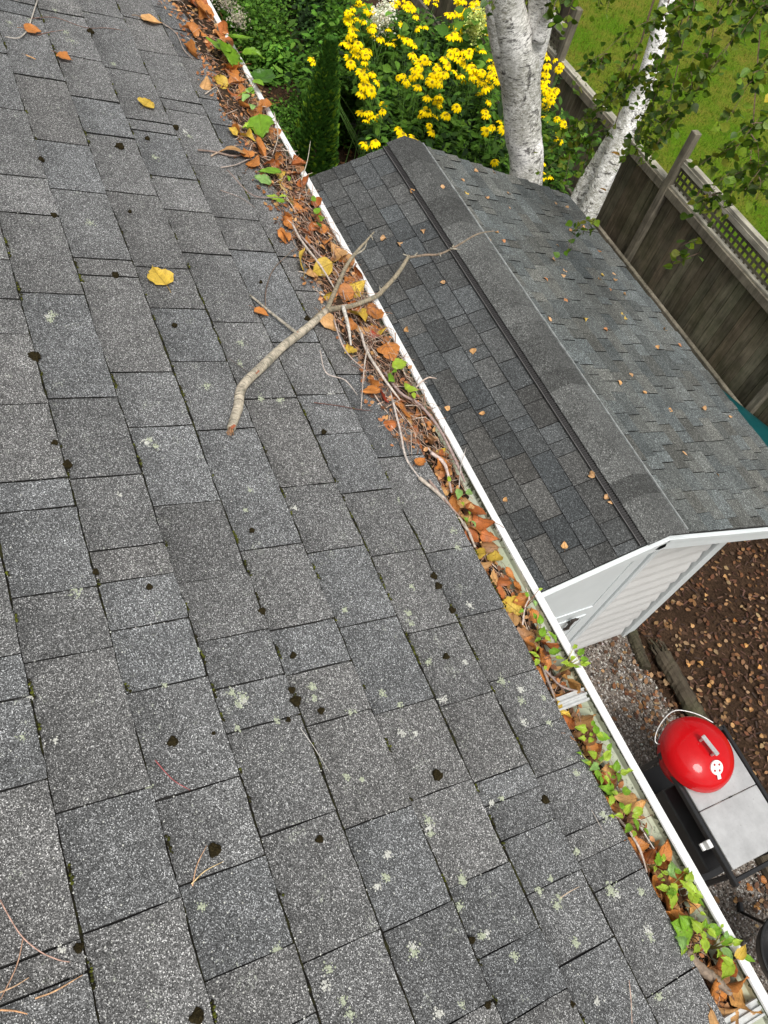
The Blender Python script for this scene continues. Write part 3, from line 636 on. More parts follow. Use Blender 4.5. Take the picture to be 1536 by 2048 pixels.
# ------------------------------------------------------------------ yellow coneflowers
FL = []
for ox, oy, sc_, L_ in ((600, 0, 3.84, [(420,30,5),(500,60,4),(380,130,4),(470,140,2),(400,180,3),(410,250,4),(530,240,5),(570,200,2),(350,300,3),(420,330,3),(390,380,2),(510,390,6),(400,450,2),(520,450,3),(460,410,3),(680,220,1),(620,290,1),(690,300,2),(740,310,1),(785,270,1),(770,170,1),(490,560,4),(570,560,2),(510,640,5),(580,630,2),(500,710,2),(545,690,2),(780,600,3),(820,640,1),(850,290,2),(880,340,1),(880,420,2),(890,120,1),(900,210,1),(965,200,1),(910,510,4),(900,570,4),(985,470,3),(1040,480,2),(1010,540,3),(990,610,3),(885,650,2),(1060,640,3),(1090,570,3),(1120,470,3),(1145,550,2),(1190,390,4),(1280,410,3),(1240,470,4),(1300,520,4),(1225,560,2),(1320,560,4),(1400,560,5),(1370,620,3),(1390,680,3),(1460,600,5),(1500,540,4),(1500,640,3),(1480,470,3),(1145,300,2),(1210,260,2),(1180,220,2),(1240,200,2),(1160,120,2),(1240,110,3),(1290,40,4),(1360,40,5),(1400,100,4),(1290,90,3),(1440,210,2),(1370,380,3),(1270,610,1),(970,750,2),(1070,730,2),(1050,800,5),(1010,840,3),(960,880,4),(1050,890,1),(1200,795,2),(1135,860,2),(1005,980,2),(1455,780,1),(1435,870,2),(1465,985,1),(640,825,2),(505,850,2),(540,890,3),(600,895,1),(510,920,1),(800,1020,3),(890,1045,2),(550,1080,2),(520,1110,2),(100,450,1),(110,480,1),(145,560,3),(740,20,3),(780,20,3),(880,30,3),(970,15,2),(1070,15,2),(560,70,2),(830,70,1),(1230,30,3)]),
                        (950, 0, 4.877, [(700,540,2),(740,590,2),(820,640,3),(680,720,2),(700,800,3),(680,880,4),(740,880,4),(780,870,2),(720,930,3),(680,1050,2),(690,1140,1),(800,1150,1),(870,1190,2),(820,1260,1),(815,1340,2),(670,1590,2),(690,1740,2),(190,1570,1),(150,1240,2),(110,1100,2),(140,990,1),(280,1250,1),(250,1180,1)])):
    for a, b, n in L_:
        for k in range(n):
            x_, y_ = ox + a / sc_ + (R_.uniform(-9, 9) if n > 1 else 0), oy + b / sc_ + (R_.uniform(-9, 9) if n > 1 else 0)
            FL.append(hz(x_, y_, R_.uniform(1.45, 1.75) - (.15 if y_ > 200 else 0)))
FL = np.array(FL)
def flower_mesh():
    mb = MB(); npt = 9; V = [[0, 0, .017]]; cl = [(.16, .12, .02)]; Fs = []
    for r, z in ((.007, .015), (.011, .006), (.008, 0)):
        for k in range(npt * 2): a = math.pi * k / npt; V.append([r * math.cos(a), r * math.sin(a), z]); cl.append((.42, .30, .02))
    m_ = npt * 2
    for k in range(m_): Fs.append([0, 1 + k, 1 + (k + 1) % m_])
    for i in range(2):
        for k in range(m_): Fs.append([1 + i * m_ + k, 1 + (i + 1) * m_ + k, 1 + (i + 1) * m_ + (k + 1) % m_, 1 + i * m_ + (k + 1) % m_])
    for k in range(npt):                       # every ray petal grows out of the rim of the cone
        a = 2 * math.pi * k / npt + R_.uniform(-.12, .12); ca, sa = math.cos(a), math.sin(a); dr = R_.uniform(.55, 1.0)
        b0 = 1 + 2 * m_ + 2 * k; b1 = 1 + 2 * m_ + (2 * k + 1) % m_; prev = [b0, b1]; g_ = R_.uniform(.85, 1.05)
        for r, z, w_ in ((.026, -.006 * dr, .012), (.044, -.026 * dr, .012), (.051, -.044 * dr, .004)):
            o = len(V)
            for q in (-1, 1): V.append([ca * r - sa * w_ * q, sa * r + ca * w_ * q, z]); cl.append((.98 * g_, .70 * g_, .0))
            Fs.append([prev[0], prev[1], o + 1, o]); prev = [o, o + 1]
    mb.add(V, Fs, np.array(cl)); o = mb.build('tmp', M['petal']); me = o.data; bpy.data.objects.remove(o); return me
FM = [flower_mesh() for _ in range(5)]
seeds = FL[N_.choice(len(FL), 13, replace=False)][:, :2]
for _ in range(12):
    own = np.argmin(((FL[:, None, :2] - seeds[None]) ** 2).sum(2), 1); seeds = np.array([FL[own == i][:, :2].mean(0) if (own == i).any() else seeds[i] for i in range(len(seeds))])
seeds = seeds[np.argsort(seeds[:, 0] * .5 - seeds[:, 1])]
own = np.argmin(((FL[:, None, :2] - seeds[None]) ** 2).sum(2), 1)
RUDL = {}
def img(P):
    q = CR.T @ (np.asarray(P, float) - CAM); return 768 + F * q[0] / -q[2], 1024 - F * q[1] / -q[2]
ranks = sorted(range(13), key=lambda i: img((*seeds[i], 1.6))[0])
ORD = ['first', 'second', 'third', 'fourth', 'fifth', 'sixth', 'seventh', 'eighth', 'ninth', 'tenth', 'eleventh', 'twelfth', 'thirteenth', 'fourteenth', 'fifteenth', 'sixteenth', 'seventeenth', 'eighteenth', 'nineteenth', 'twentieth']
ORD += ['twenty-' + a for a in ORD[:9]] + ['thirtieth'] + ['thirty-' + a for a in ORD[:9]] + ['fortieth'] + ['forty-' + a for a in ORD[:9]] + ['fiftieth']
tmplL = simple_leaf(.42, .08)
for i in range(13):
    s = seeds[i]; mine = FL[own == i]
    if not len(mine): continue
    t = thing('coneflower_plant', f'tall yellow coneflower plant behind the shed, {ORD[ranks.index(i)]} of the clump from the evergreen side', 'flower', (s[0], s[1], 0), 'yellow coneflower plants behind the shed')
    mb = MB(); LP = []
    for f in mine:
        b0 = np.array([s[0] + (f[0] - s[0]) * .35 + R_.uniform(-.08, .08), s[1] + (f[1] - s[1]) * .35 + R_.uniform(-.08, .08), 0])
        if img(f)[0] < 752: b0 = np.array([s[0] + .1, max(s[1], f[1]) + .55, 0])
        md = (b0 + f) / 2 + [R_.uniform(-.05, .05), R_.uniform(-.05, .05), .1]; tube(mb, [b0, md, f - [0, 0, .005]], [.005, .0035, .002], n=4, sub=2, col=(.13, .26, .05))
        for _ in range(10): u_ = R_.uniform(.15, .93); LP.append(b0 + (f - b0) * u_ + [R_.gauss(0, .08), R_.gauss(0, .08), 0])
        o = bpy.data.objects.new('flower_head', R_.choice(FM)); C.objects.link(o); o.parent = t; o.matrix_parent_inverse = Matrix.Translation(-t.location)
        o.location = f.tolist(); o.rotation_euler = (R_.gauss(0, .3), R_.gauss(0, .3), R_.uniform(0, 6.28)); o.scale = [R_.uniform(.78, 1.22)] * 3
    mb.build('stem', M['twig'], t)
    n = 2600; sp = N_.normal(0, .30, (n, 2)); hh = N_.uniform(.05, 1.32, n) ** .8
    P = np.column_stack([s[0] + sp[:, 0], s[1] + sp[:, 1], hh]); P = P[P[:, 0] < XB - .12]
    P = np.vstack([P, np.array(LP)]); P = P[[not (q[0] < 730 and q[1] > 180) for q in map(img, P)]]; cloud('foliage', P, .125, GREEN + GREEN + GDARK, M['fleaf'], t, tilt=.7, tmpl=tmplL)
# two hydrangea heads among the flowers
for (px, py, lab) in ((768, 30, 'creamy white hydrangea in the left half of the yellow flowers'), (955, 42, 'pale green hydrangea head left of the large birch trunk')):
    c = hz(px, py, 1.75); t = thing('hydrangea', lab, 'shrub', (c[0], c[1], 0))
    P = c + N_.normal(0, 1, (1100, 3)) * [.055, .055, .09] + [0, 0, -.03]
    cloud('blossoms', P, .032, [(.85, .85, .68), (.92, .92, .82)] if px < 900 else [(.62, .70, .18), (.75, .80, .30)], M['fleaf'], t)
    P = c + N_.normal(0, 1, (160, 3)) * [.16, .16, .25] - [0, 0, .45]; cloud('foliage', P, .15, GREEN, M['fleaf'], t, tmpl=simple_leaf(.7))
    mb = MB(); tube(mb, [[c[0], c[1], 0], c], .006, n=5, sub=1, col=(.1, .12, .05)); mb.build('stem', M['twig'], t)
c = hz(768 - 40, 50, 1.65)
# ------------------------------------------------------------------ birches
def bleaf_cloud(name, tw, parent, pal, size=.052, per=.016, seed=1):
    P = []
    for (pts) in tw:
        pts = np.array(pts); Ls = np.linalg.norm(np.diff(pts, axis=0), axis=1).sum(); n = max(3, int(Ls / per))
        Q = smooth_path(pts, 6); idx = N_.integers(0, len(Q), n); P.append(Q[idx] + N_.normal(0, .022, (n, 3)) - [0, 0, .02])
    P = np.concatenate(P); n = len(P)
    V0 = np.array([[0, 0, 0], [.12, .28, .05], [.35, .42, .07], [.62, .30, .05], [1, 0, -.04], [.62, -.30, .05], [.35, -.42, .07], [.12, -.28, .05], [.35, 0, 0], [.65, 0, -.01]])
    T0 = np.array([[0, 8, 1], [1, 8, 2], [2, 8, 9], [2, 9, 3], [3, 9, 4], [4, 9, 5], [5, 9, 6], [6, 9, 8], [6, 8, 7], [7, 8, 0]])
    s = N_.uniform(size * .7, size * 1.2, n); V, T, c, tc = scatter(V0, T0, rot_rand(n, 1.3, (0, 0, .6)), np.stack([s, s, s], 1), P, cols(n, pal, .3))
    return tri_mesh(name, V, T, c, M['gleaf_b'], parent, tc)
M['gleaf_b'] = mat_leaf('birch_leaf', speck=0.1, trans=.35, rough=.42, vs=1.5)
BP = [(.085, .17, .008), (.12, .22, .01), (.06, .11, .006), (.15, .23, .012), (.20, .24, .02), (.05, .11, .01)]
bA = far(1051, 359, 9.15); bB = far(1042, 180, 8.75)
base1 = bA + (bA - bB) * .9; base1 = np.array([base1[0], base1[1], -.05])
birch = thing('birch_tree', 'large birch with a thick forked white trunk among the yellow flowers', 'tree', (base1[0], base1[1], 0))
mb = MB(); tube(mb, [base1, bA, far(1046, 267, 8.95), bB, far(1036, 110, 8.6), far(1016, 30, 8.42), far(1004, -60, 8.2), far(985, -330, 7.6), far(950, -700, 7.2)], [.26, .176, .180, .185, .20, .165, .15, .13, .10], n=40, sub=8, jit=.014)
tube(mb, [bB, far(1062, 110, 8.65), far(1080, 40, 8.5), far(1085, -30, 8.35), far(1110, -330, 7.7), far(1140, -640, 7.4)], [.14, .130, .118, .115, .10, .08], n=32, sub=8, jit=.014)
tube(mb, [bA, far(1046, 240, 9.0), far(1012, 120, 8.6), far(998, 60, 8.45), far(985, 0, 8.3), far(970, -60, 8.2)], [.13, .13, .11, .10, .07, .06], n=28, sub=8, jit=.014)
tube(mb, [far(1076, 80, 8.45), far(1090, 35, 8.35), far(1102, 8, 8.2), far(1130, -80, 8.0)], [.07, .055, .045, .035], n=16, sub=5, jit=.02)
mb.build('trunk', M['birch'], birch, smooth=True)
tw = []
for i in range(10):
    x0, y0 = R_.uniform(960, 1180), R_.uniform(-260, -60); tw.append([far(x0, y0, 7.4), far(x0 + R_.uniform(-30, 30), y0 + 60, 7.3), far(x0 + R_.uniform(-60, 40), y0 + R_.uniform(40, 70), 7.2)])
tw.append([far(1150, -60, 7.2), far(1110, 5, 7.1), far(1105, 45, 7.0)]); tw.append([far(1010, -60, 7.2), far(992, -10, 7.1), far(984, 12, 7.0)])
mb = MB()
for p in tw: tube(mb, p, [.005, .003, .0015], n=4, sub=2, col=(.12, .08, .06))
mb.build('twigs', M['twig'], birch); bleaf_cloud('crown', tw, birch, BP, .075, .02)
# second birch: two stems leaning up to the right
c0 = far(1180, 398, 9.3); c1 = far(1245, 270, 9.1); c2 = far(1290, 170, 9.0); c3 = far(1325, 40, 8.9)
base2 = c0 + (c0 - c1) * 1.2; base2[2] = -.05
birch2 = thing('birch_tree', 'slimmer birch with twin white stems leaning in front of the fence', 'tree', (base2[0], base2[1], 0))
mb = MB(); tube(mb, [base2 + [.05, .05, 0], far(1192, 392, 9.25), c1, c2, c3, far(1345, -60, 8.8), far(1390, -400, 8.2), far(1420, -800, 8)], [.14, .100, .108, .095, .075, .062, .05, .03], n=14, sub=5, jit=.02)
tube(mb, [base2 - [.05, .05, 0], far(1160, 392, 9.55), far(1195, 330, 9.5), far(1225, 280, 9.35), far(1262, 215, 9.1)], [.12, .09, .085, .08, .07], n=12, sub=5, jit=.02)
mb.build('trunk', M['birch2'], birch2, smooth=True)
tw = []
def spray(x0, y0, x1, y1, d, sag=18, side=3):
    A, B = far(x0, y0, d), far(x1, y1, d - .25); mid = far((x0 + x1) / 2 + R_.uniform(-8, 8), (y0 + y1) / 2 - sag, d - .1); tw.append([A, mid, B])
    for k in range(side):
        u_ = R_.uniform(.2, .9); q = np.array(A) * (1 - u_) + np.array(B) * u_; e = far(x0 + (x1 - x0) * u_ + R_.uniform(-70, 30), y0 + (y1 - y0) * u_ + R_.uniform(15, 75), d - .2); tw.append([q, (q + e) / 2 + [0, 0, .03], e])
for a in [(1500, -60, 1360, 180, 6.2), (1440, -60, 1290, 150, 6.6), (1400, -40, 1200, 190, 7.0), (1560, -30, 1420, 150, 5.8), (1600, 60, 1450, 250, 5.6), (1620, 150, 1470, 300, 5.4), (1590, 230, 1400, 330, 5.6), (1360, 60, 1270, 300, 6.8), (1420, 100, 1300, 320, 6.6), (1620, 260, 1490, 380, 5.2), (1330, 120, 1150, 260, 7.2), (1250, 190, 1100, 300, 7.4), (1230, 250, 1090, 340, 7.4), (1600, -60, 1500, 60, 6.0), (1330, 30, 1180, 130, 7.2), (1480, 60, 1330, 270, 6.4), (1340, 200, 1240, 330, 6.9), (1500, 330, 1400, 420, 5.6), (1630, 330, 1440, 360, 5.4), (1540, -80, 1460, 40, 6.5), (1300, -80, 1100, 20, 7.6), (1390, -60, 1380, 60, 6.5)]:
    spray(*a)
for p in ([(1165, 452, 6.6), (1150, 462, 6.6), (1135, 500, 6.55)], [(1170, 440, 6.6), (1190, 442, 6.6), (1160, 470, 6.6)], [(1400, 380, 5.9), (1385, 405, 5.9), (1370, 412, 5.9)], [(1400, 505, 5.8), (1375, 515, 5.8), (1345, 525, 5.8)], [(1440, 392, 5.8), (1455, 400, 5.8), (1420, 440, 5.8)], [(1395, 478, 5.8), (1370, 488, 5.8), (1362, 492, 5.8)]):
    tw.append([far(*q) for q in p])
mb = MB()
for p in tw: tube(mb, p, [.0032, .002, .001], n=4, sub=3, col=(.14, .085, .06))
rootp = far(1420, -500, 8)
for p in tw[:88:4]: tube(mb, [p[0], (p[0] + rootp) / 2 + [0, 0, .4], rootp], [.0035, .008, .02], n=4, sub=3, col=(.14, .085, .06))
mb.build('twigs', M['twig'], birch2); bleaf_cloud('crown', tw, birch2, BP, .058, .0125)
P = [far(1410, 400, 5.8), far(1213, 383, 6.6), far(1528, 205, 5.2), far(1240, 312, 6.9), far(1500, 318, 5.3), far(1330, 175, 6.5)]
cloud('turning_leaves', np.array(P), .07, [(.45, .16, .07), (.55, .26, .05), (.55, .42, .03)], M['gleaf_b'], birch2, tilt=.9)
# dark trunk far behind
p = hz(1122, 70, .0); tt = thing('tree_stump', 'dark upright trunk beyond the fence right of the big birch', 'trunk', (p[0], p[1] + .3, 0))
p = far(1118, 60, 13.2)
mb = MB(); tube(mb, [[p[0], p[1] , -.05], [p[0], p[1], .8], far(1135, -20, 12.9), far(1150, -160, 12)], [.20, .17, .16, .13], n=10, jit=.05, col=(.035, .026, .018)); mb.build('trunk', M['twig'], tt)
tt.location = (p[0], p[1], 0); 
for ch in tt.children: ch.matrix_parent_inverse = Matrix.Translation((-p[0], -p[1], 0))
# ------------------------------------------------------------------ grass blades
n = 70000; P = np.column_stack([N_.uniform(-17, -3.4, n), 6.8 + 9.5 * N_.uniform(0, 1, n), np.zeros(n)])
tV = np.array([[0, -.08, 0], [0, .08, 0], [.25, 0, 1.0]]); tT = np.array([[0, 1, 2]])
az = N_.uniform(0, 6.28, n); Rz = np.zeros((n, 3, 3)); Rz[:, 0, 0] = np.cos(az); Rz[:, 0, 1] = -np.sin(az); Rz[:, 1, 0] = np.sin(az); Rz[:, 1, 1] = np.cos(az); Rz[:, 2, 2] = 1
s = N_.uniform(.03, .07, n); pn = np.sin(P[:, 0] * 1.7 + np.sin(P[:, 1] * 1.3) * 2) * np.cos(P[:, 1] * 1.1 + P[:, 0] * .5)
gc = np.where((pn + N_.normal(0, .5, n) > .35)[:, None], np.array([[.20, .18, .03]]), np.array([[.11, .21, .006]])) * N_.uniform(.6, 1.35, (n, 1))
V, T, c, tc = scatter(tV, tT, Rz, np.stack([s * 1.2, s * 1.2, s], 1), P, gc)
tag(tri_mesh('grass', V, T, c, M['fleaf']), 'short patchy green and straw coloured lawn grass', 'grass', kind='stuff')
# ------------------------------------------------------------------ ground litter
fl = (np.array([[0, 0, 0], [.3, .32, .06], [.7, .25, .03], [1, 0, .06], [.7, -.25, .05], [.3, -.32, .02]]), np.array([[0, 1, 5], [1, 2, 5], [5, 2, 4], [2, 3, 4]]))
LP = [(.16, .075, .028), (.22, .115, .05), (.10, .045, .02), (.30, .19, .10), (.06, .03, .016), (.13, .05, .02), (.08, .04, .02)]
def pts(n, x0, x1, y0, y1, z=.012): return np.column_stack([N_.uniform(x0, x1, n), N_.uniform(y0, y1, n), z + N_.uniform(0, .015, n)])
P = np.vstack([pts(3200, -3, 2.6, 3.7, 6.5), pts(520, -1.3, 2.6, 3.2, 3.75, .04), pts(130, -1.6, 2.2, 1.2, 3.3, .04), pts(5000, -12.5, -5.3, .6, 6.5), pts(170, -2.2, -.3, 3.2, 3.9, .04)])
tag(cloud('leaf_litter', P, .052, LP, M['litter'], tilt=.32, tmpl=fl), 'brown fallen birch leaves covering the mulch', 'leaf litter', kind='stuff')
P = np.vstack([pts(5000, -3, 2.6, 3.5, 6.5, .004), pts(4000, -12.5, -5.3, .6, 6.5, .004)])
tag(cloud('bark_mulch', P, .05, [(.05, .022, .014), (.09, .04, .025), (.03, .015, .01), (.12, .06, .04)], M['litter'], tilt=.4, tmpl=(np.array([[0, -.12, 0], [1, -.1, .05], [1, .12, .05], [0, .1, 0]]), np.array([[0, 1, 2], [0, 2, 3]]))), 'dark red-brown bark mulch', 'mulch', kind='stuff')
n = 9000; ic = np.array([[0, 0, .5], [.55, 0, 0], [0, .5, 0], [-.5, 0, 0], [0, -.45, 0], [0, 0, -.4]]); it = np.array([[0, 1, 2], [0, 2, 3], [0, 3, 4], [0, 4, 1], [5, 2, 1], [5, 3, 2], [5, 4, 3], [5, 1, 4]])
P = pts(n, -1.9, 2.6, 1.6, 3.56, .03); s = N_.uniform(.008, .024, n); V, T, c, tc = scatter(ic, it, rot_rand(n, 1), np.stack([s * 1.4, s, s], 1), P, cols(n, [(.16, .13, .105), (.08, .062, .05), (.27, .24, .21), (.20, .14, .10), (.52, .50, .47), (.11, .085, .065)], .3))
tag(tri_mesh('gravel', V, T, c, M['gravel']), 'mixed grey and brown pea gravel between the house and the timbers', 'gravel', kind='stuff')
# ------------------------------------------------------------------ dirt and moss in the shingle steps
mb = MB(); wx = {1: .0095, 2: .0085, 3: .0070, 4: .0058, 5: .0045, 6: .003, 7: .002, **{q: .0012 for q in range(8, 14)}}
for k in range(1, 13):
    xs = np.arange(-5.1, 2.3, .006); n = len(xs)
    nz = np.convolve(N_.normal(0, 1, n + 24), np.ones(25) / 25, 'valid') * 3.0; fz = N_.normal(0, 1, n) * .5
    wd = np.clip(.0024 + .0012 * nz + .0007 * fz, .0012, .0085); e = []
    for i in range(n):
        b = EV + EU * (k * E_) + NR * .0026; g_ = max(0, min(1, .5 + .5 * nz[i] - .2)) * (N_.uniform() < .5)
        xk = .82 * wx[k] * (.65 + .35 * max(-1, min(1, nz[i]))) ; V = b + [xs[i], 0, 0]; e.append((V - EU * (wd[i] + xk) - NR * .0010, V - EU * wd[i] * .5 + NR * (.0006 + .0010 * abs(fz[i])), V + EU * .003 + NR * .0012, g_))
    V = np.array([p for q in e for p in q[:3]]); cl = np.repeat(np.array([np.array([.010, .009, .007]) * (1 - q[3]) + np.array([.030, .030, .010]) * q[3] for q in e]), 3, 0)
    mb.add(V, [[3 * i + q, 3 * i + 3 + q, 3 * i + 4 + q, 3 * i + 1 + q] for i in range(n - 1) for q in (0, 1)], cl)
for k in range(0, 9):                                           # lumps of green-brown moss lodged against the steps
    for _ in range(34):
        x = R_.uniform(-3.6, 1.2); c = EV + EU * (k * E_ - .003) + NR * .005 + [x, 0, 0]; L_ = R_.uniform(.004, .022); q = int(L_ / .0018)
        for j in range(q):
            cc = c + [(j - q / 2) * .0028 + R_.gauss(0, .001), 0, 0] - EU * abs(R_.gauss(0, .002)); s_ = R_.uniform(.0018, .0034); g_ = R_.choice([(.05, .055, .01), (.03, .028, .01), (.09, .10, .015), (.02, .018, .01)])
            mb.add(ic * s_ * 2 + cc, it.tolist(), g_)
tag(mb.build('moss', M['moss_g']), 'dark dirt and green moss caught along the shingle steps', 'moss', kind='stuff')
# ------------------------------------------------------------------ moss tufts (counted, each one a thing)
TUFT = [(181,62,5),(70,712,10),(110,885,6),(135,928,8),(231,549,6),(349,650,5),(504,1060,5),(299,1173,6),(191,1143,6),(587,1310,6),(591,1402,11),(584,1380,7),(643,1421,6),(346,1482,9),(427,1466,4),(875,1550,10),(640,1678,7),(429,1700,12),(893,1312,6),(525,1221,7),(1090,1600,8),(944,1880,6),(976,2010,6),(1145,2008,5),(395,2033,12),(157,1896,8),(522,563,3),(648,863,5),(260,422,3),(240,292,7),(295,276,4),(352,254,5),(615,637,6),(82,318,5),(108,430,5),(577,1439,5),(868,1152,7),(877,1172,8),(905,1220,7)]
TUFT.sort(key=lambda t: -t[1])
for i, (x, y, r) in enumerate(TUFT):
    c = roof(x, y, .009 if min((((roof(x, y) - EV) @ EU) % E_), E_) > .03 else .008); rr = r * pxm(c) * 1.05
    mb = MB(); V = []; Fs = []; nu, nv = 16, 6; ph = R_.uniform(0, 6)
    V.append(c + NR * rr * .62)
    for a in range(1, nv):
        th = math.pi / 2 * a / (nv - 1)
        for b in range(nu): q = R_.uniform(.74, 1.18) * (1 + .14 * math.sin(3 * b * 2 * math.pi / nu + ph)); V.append(c + np.array([1.0, 0, 0]) * rr * q * math.sin(th) * math.cos(b * 2 * math.pi / nu) + EU * rr * q * math.sin(th) * math.sin(b * 2 * math.pi / nu) + NR * (rr * .62 * math.cos(th) * q - (.004 if a == nv - 1 else 0)))
    Fs += [[0, 1 + b, 1 + (b + 1) % nu] for b in range(nu)] + [[1 + a * nu + b, 1 + (a + 1) * nu + b, 1 + (a + 1) * nu + (b + 1) % nu, 1 + a * nu + (b + 1) % nu] for a in range(nv - 2) for b in range(nu)]
    mb.add(V, Fs); sz = 'large' if r >= 9 else 'small' if r <= 5 else 'medium'
    tag(mb.build('moss_tuft', M['moss']), f'{sz} round dark moss tuft on the grey shingles, {ORD[i]} counting up from the bottom', 'moss tuft', 'moss tufts on the house roof')
# lichen crusts
LI = [(150,1178,14),(57,1395,6),(45,1475,9),(65,1465,7),(465,1385,9),(485,1395,10),(478,1410,8),(488,1402,9),(553,1440,7),(475,1455,7),(625,1375,9),(628,1395,6),(700,1425,6),(710,1421,6),(765,1385,7),(690,1220,6),(823,1173,6),(817,1227,7),(822,1247,6),(856,1323,7),(886,1400,9),(907,1062,8),(915,1094,8),(940,1211,8),(930,1323,6),(1043,1378,8),(1043,1401,8),(1047,1443,8),(1098,1445,6),(805,1466,7),(832,1466,5),(1004,1362,10),(1089,1396,6),(859,1655,10),(857,1640,8),(862,1668,8),(923,1755,9),(928,1765,7),(920,1812,9),(965,1871,9),(975,1866,7),(827,1904,11),(825,1893,8),(1029,1912,7),(1078,1918,6),(1151,1887,8),(1114,1809,9),(1118,1796,6),(1079,1781,7),(1212,1633,10),(1205,1628,7),(1155,1703,7),(1003,1597,6),(983,1606,6),(1224,1781,12),(1234,1790,9),(1216,1776,8),(1102,1758,5),(925,2010,8),(877,2027,9),(1194,2001,6),(1152,1546,6),(552,1901,9),(562,1903,6),(658,1935,8),(652,1973,9),(686,2001,8),(701,2027,8),(775,1709,8),(772,1755,8),(755,1771,7),(692,1554,6),(466,1597,7),(403,1812,7),(801,2013,7),(1296,1863,9),(1299,1873,7),(1151,1886,8),(1318,1993,8),(1282,1783,8),(97,632,8),(105,628,8),(100,640,7),(294,885,10),(312,893,8),(362,820,8),(300,880,7),(416,771,10),(481,727,7),(483,686,7),(522,797,8),(560,800,8),(663,789,8),(795,1000,9),(310,315,8),(180,445,8),(227,128,6),(143,81,8),(245,75,7),(154,36,8),(132,64,6),(370,263,9),(378,272,6),(205,140,6),(110,20,5),(60,40,5),(20,45,6),(500,980,5),(590,1015,6),(800,1410,5),(725,1560,5),(110,1480,5),(396,1300,5),(295,1575,6),(125,1900,6),(490,1020,4),(620,1190,5),(240,990,4),(330,1370,4)]
mb = MB()
for x, y, r in LI:
    c = roof(x, y, .0050); r2 = r * pxm(c) * .85
    for j in range(int(10 + r * 5)):
        a = R_.uniform(0, 6.28); q = r2 * abs(R_.gauss(0, .75)); cc = c + np.array([1.0, 0, 0]) * q * math.cos(a) + EU * q * math.sin(a); s_ = R_.uniform(.0006, .0021)
        b = R_.uniform(.8, 1.15); mb.add((ic * [2.2, 2.2, .7] * s_) @ np.array([[1, 0, 0], [0, math.cos(PITCH), -math.sin(PITCH)], [0, math.sin(PITCH), math.cos(PITCH)]]).T + cc, it.tolist(), np.array([.36, .39, .29]) * b if (x + y) % 3 else np.array([.48, .48, .44]) * b)
for _ in range(2600):
    x, y = R_.uniform(0, 1400), R_.uniform(0, 2048); c = roof(x, y, .0052); 
    if (c - EV) @ EU < .01 or R_.random() > (.35 + .65 * y / 2048): continue
    s_ = R_.uniform(.0008, .0022); b = R_.uniform(.35, .62); mb.add(ic * [1.6, 1.6, .7] * s_ + c, it.tolist(), (b, b, b * .93))
tag(mb.build('lichen', M['lichen']), 'pale green and white lichen crusts on the shingles', 'lichen', kind='stuff')
# ------------------------------------------------------------------ leaves
LCOL = {'orange': (.50, .19, .045), 'rust': (.42, .13, .035), 'tan': (.54, .30, .12), 'yellow': (.62, .42, .06), 'brown': (.30, .15, .065), 'red': (.38, .06, .03), 'green': (.19, .37, .025), 'lime': (.38, .54, .05), 'pale green': (.26, .44, .13), 'peach': (.62, .32, .10), 'dark green': (.06, .16, .015)}
CNAME = {'rust': 'rust brown', 'lime': 'lime green', 'tan': 'tan', 'peach': 'pale orange'}
def leafgrid(L_, W, curl=.15, cup=.12, seed=0, serr=.05, nu=11, nv=7, pointed=1.0):
    rg = np.random.default_rng(seed); V = []; tc = []
    ph = rg.uniform(0, 6.28, 3)
    for i in range(nu):
        t = i / (nu - 1); wd = W / 2 * (math.sin(math.pi * min(1, t ** .62)) ** .8 if t < .999 else 0) * (1.0 + .0 * t) + (.0006 if i in (0, nu - 1) else 0)
        if 0 < i < nu - 1: wd *= 1 + serr * rg.normal()
        for j in range(nv):
            s = -1 + 2 * j / (nv - 1); y = s * wd; x = L_ * (t + (serr * .4 * rg.normal() if abs(s) == 1 and 0 < i < nu - 1 else 0)) - L_ * .5 - .10 * L_ * abs(s) * (t if t > .5 else 0)
            z = cup * W * s * s * math.sin(math.pi * t) + curl * L_ * (2 * t - 1) ** 2 * .5 + L_ * .022 * math.sin(7 * t + ph[0] + 2.5 * s) + L_ * .02 * math.sin(4 * s + ph[1])
            V.append([x, y, z]); tc.append([t, s * .5 * math.sin(math.pi * min(1, max(.0, t))) ** .5 if 0 < i < nu - 1 else 0, 0])
    Fs = [[i * nv + j, (i + 1) * nv + j, (i + 1) * nv + j + 1, i * nv + j + 1] for i in range(nu - 1) for j in range(nv - 1)]
    return np.array(V), Fs, np.array(tc)
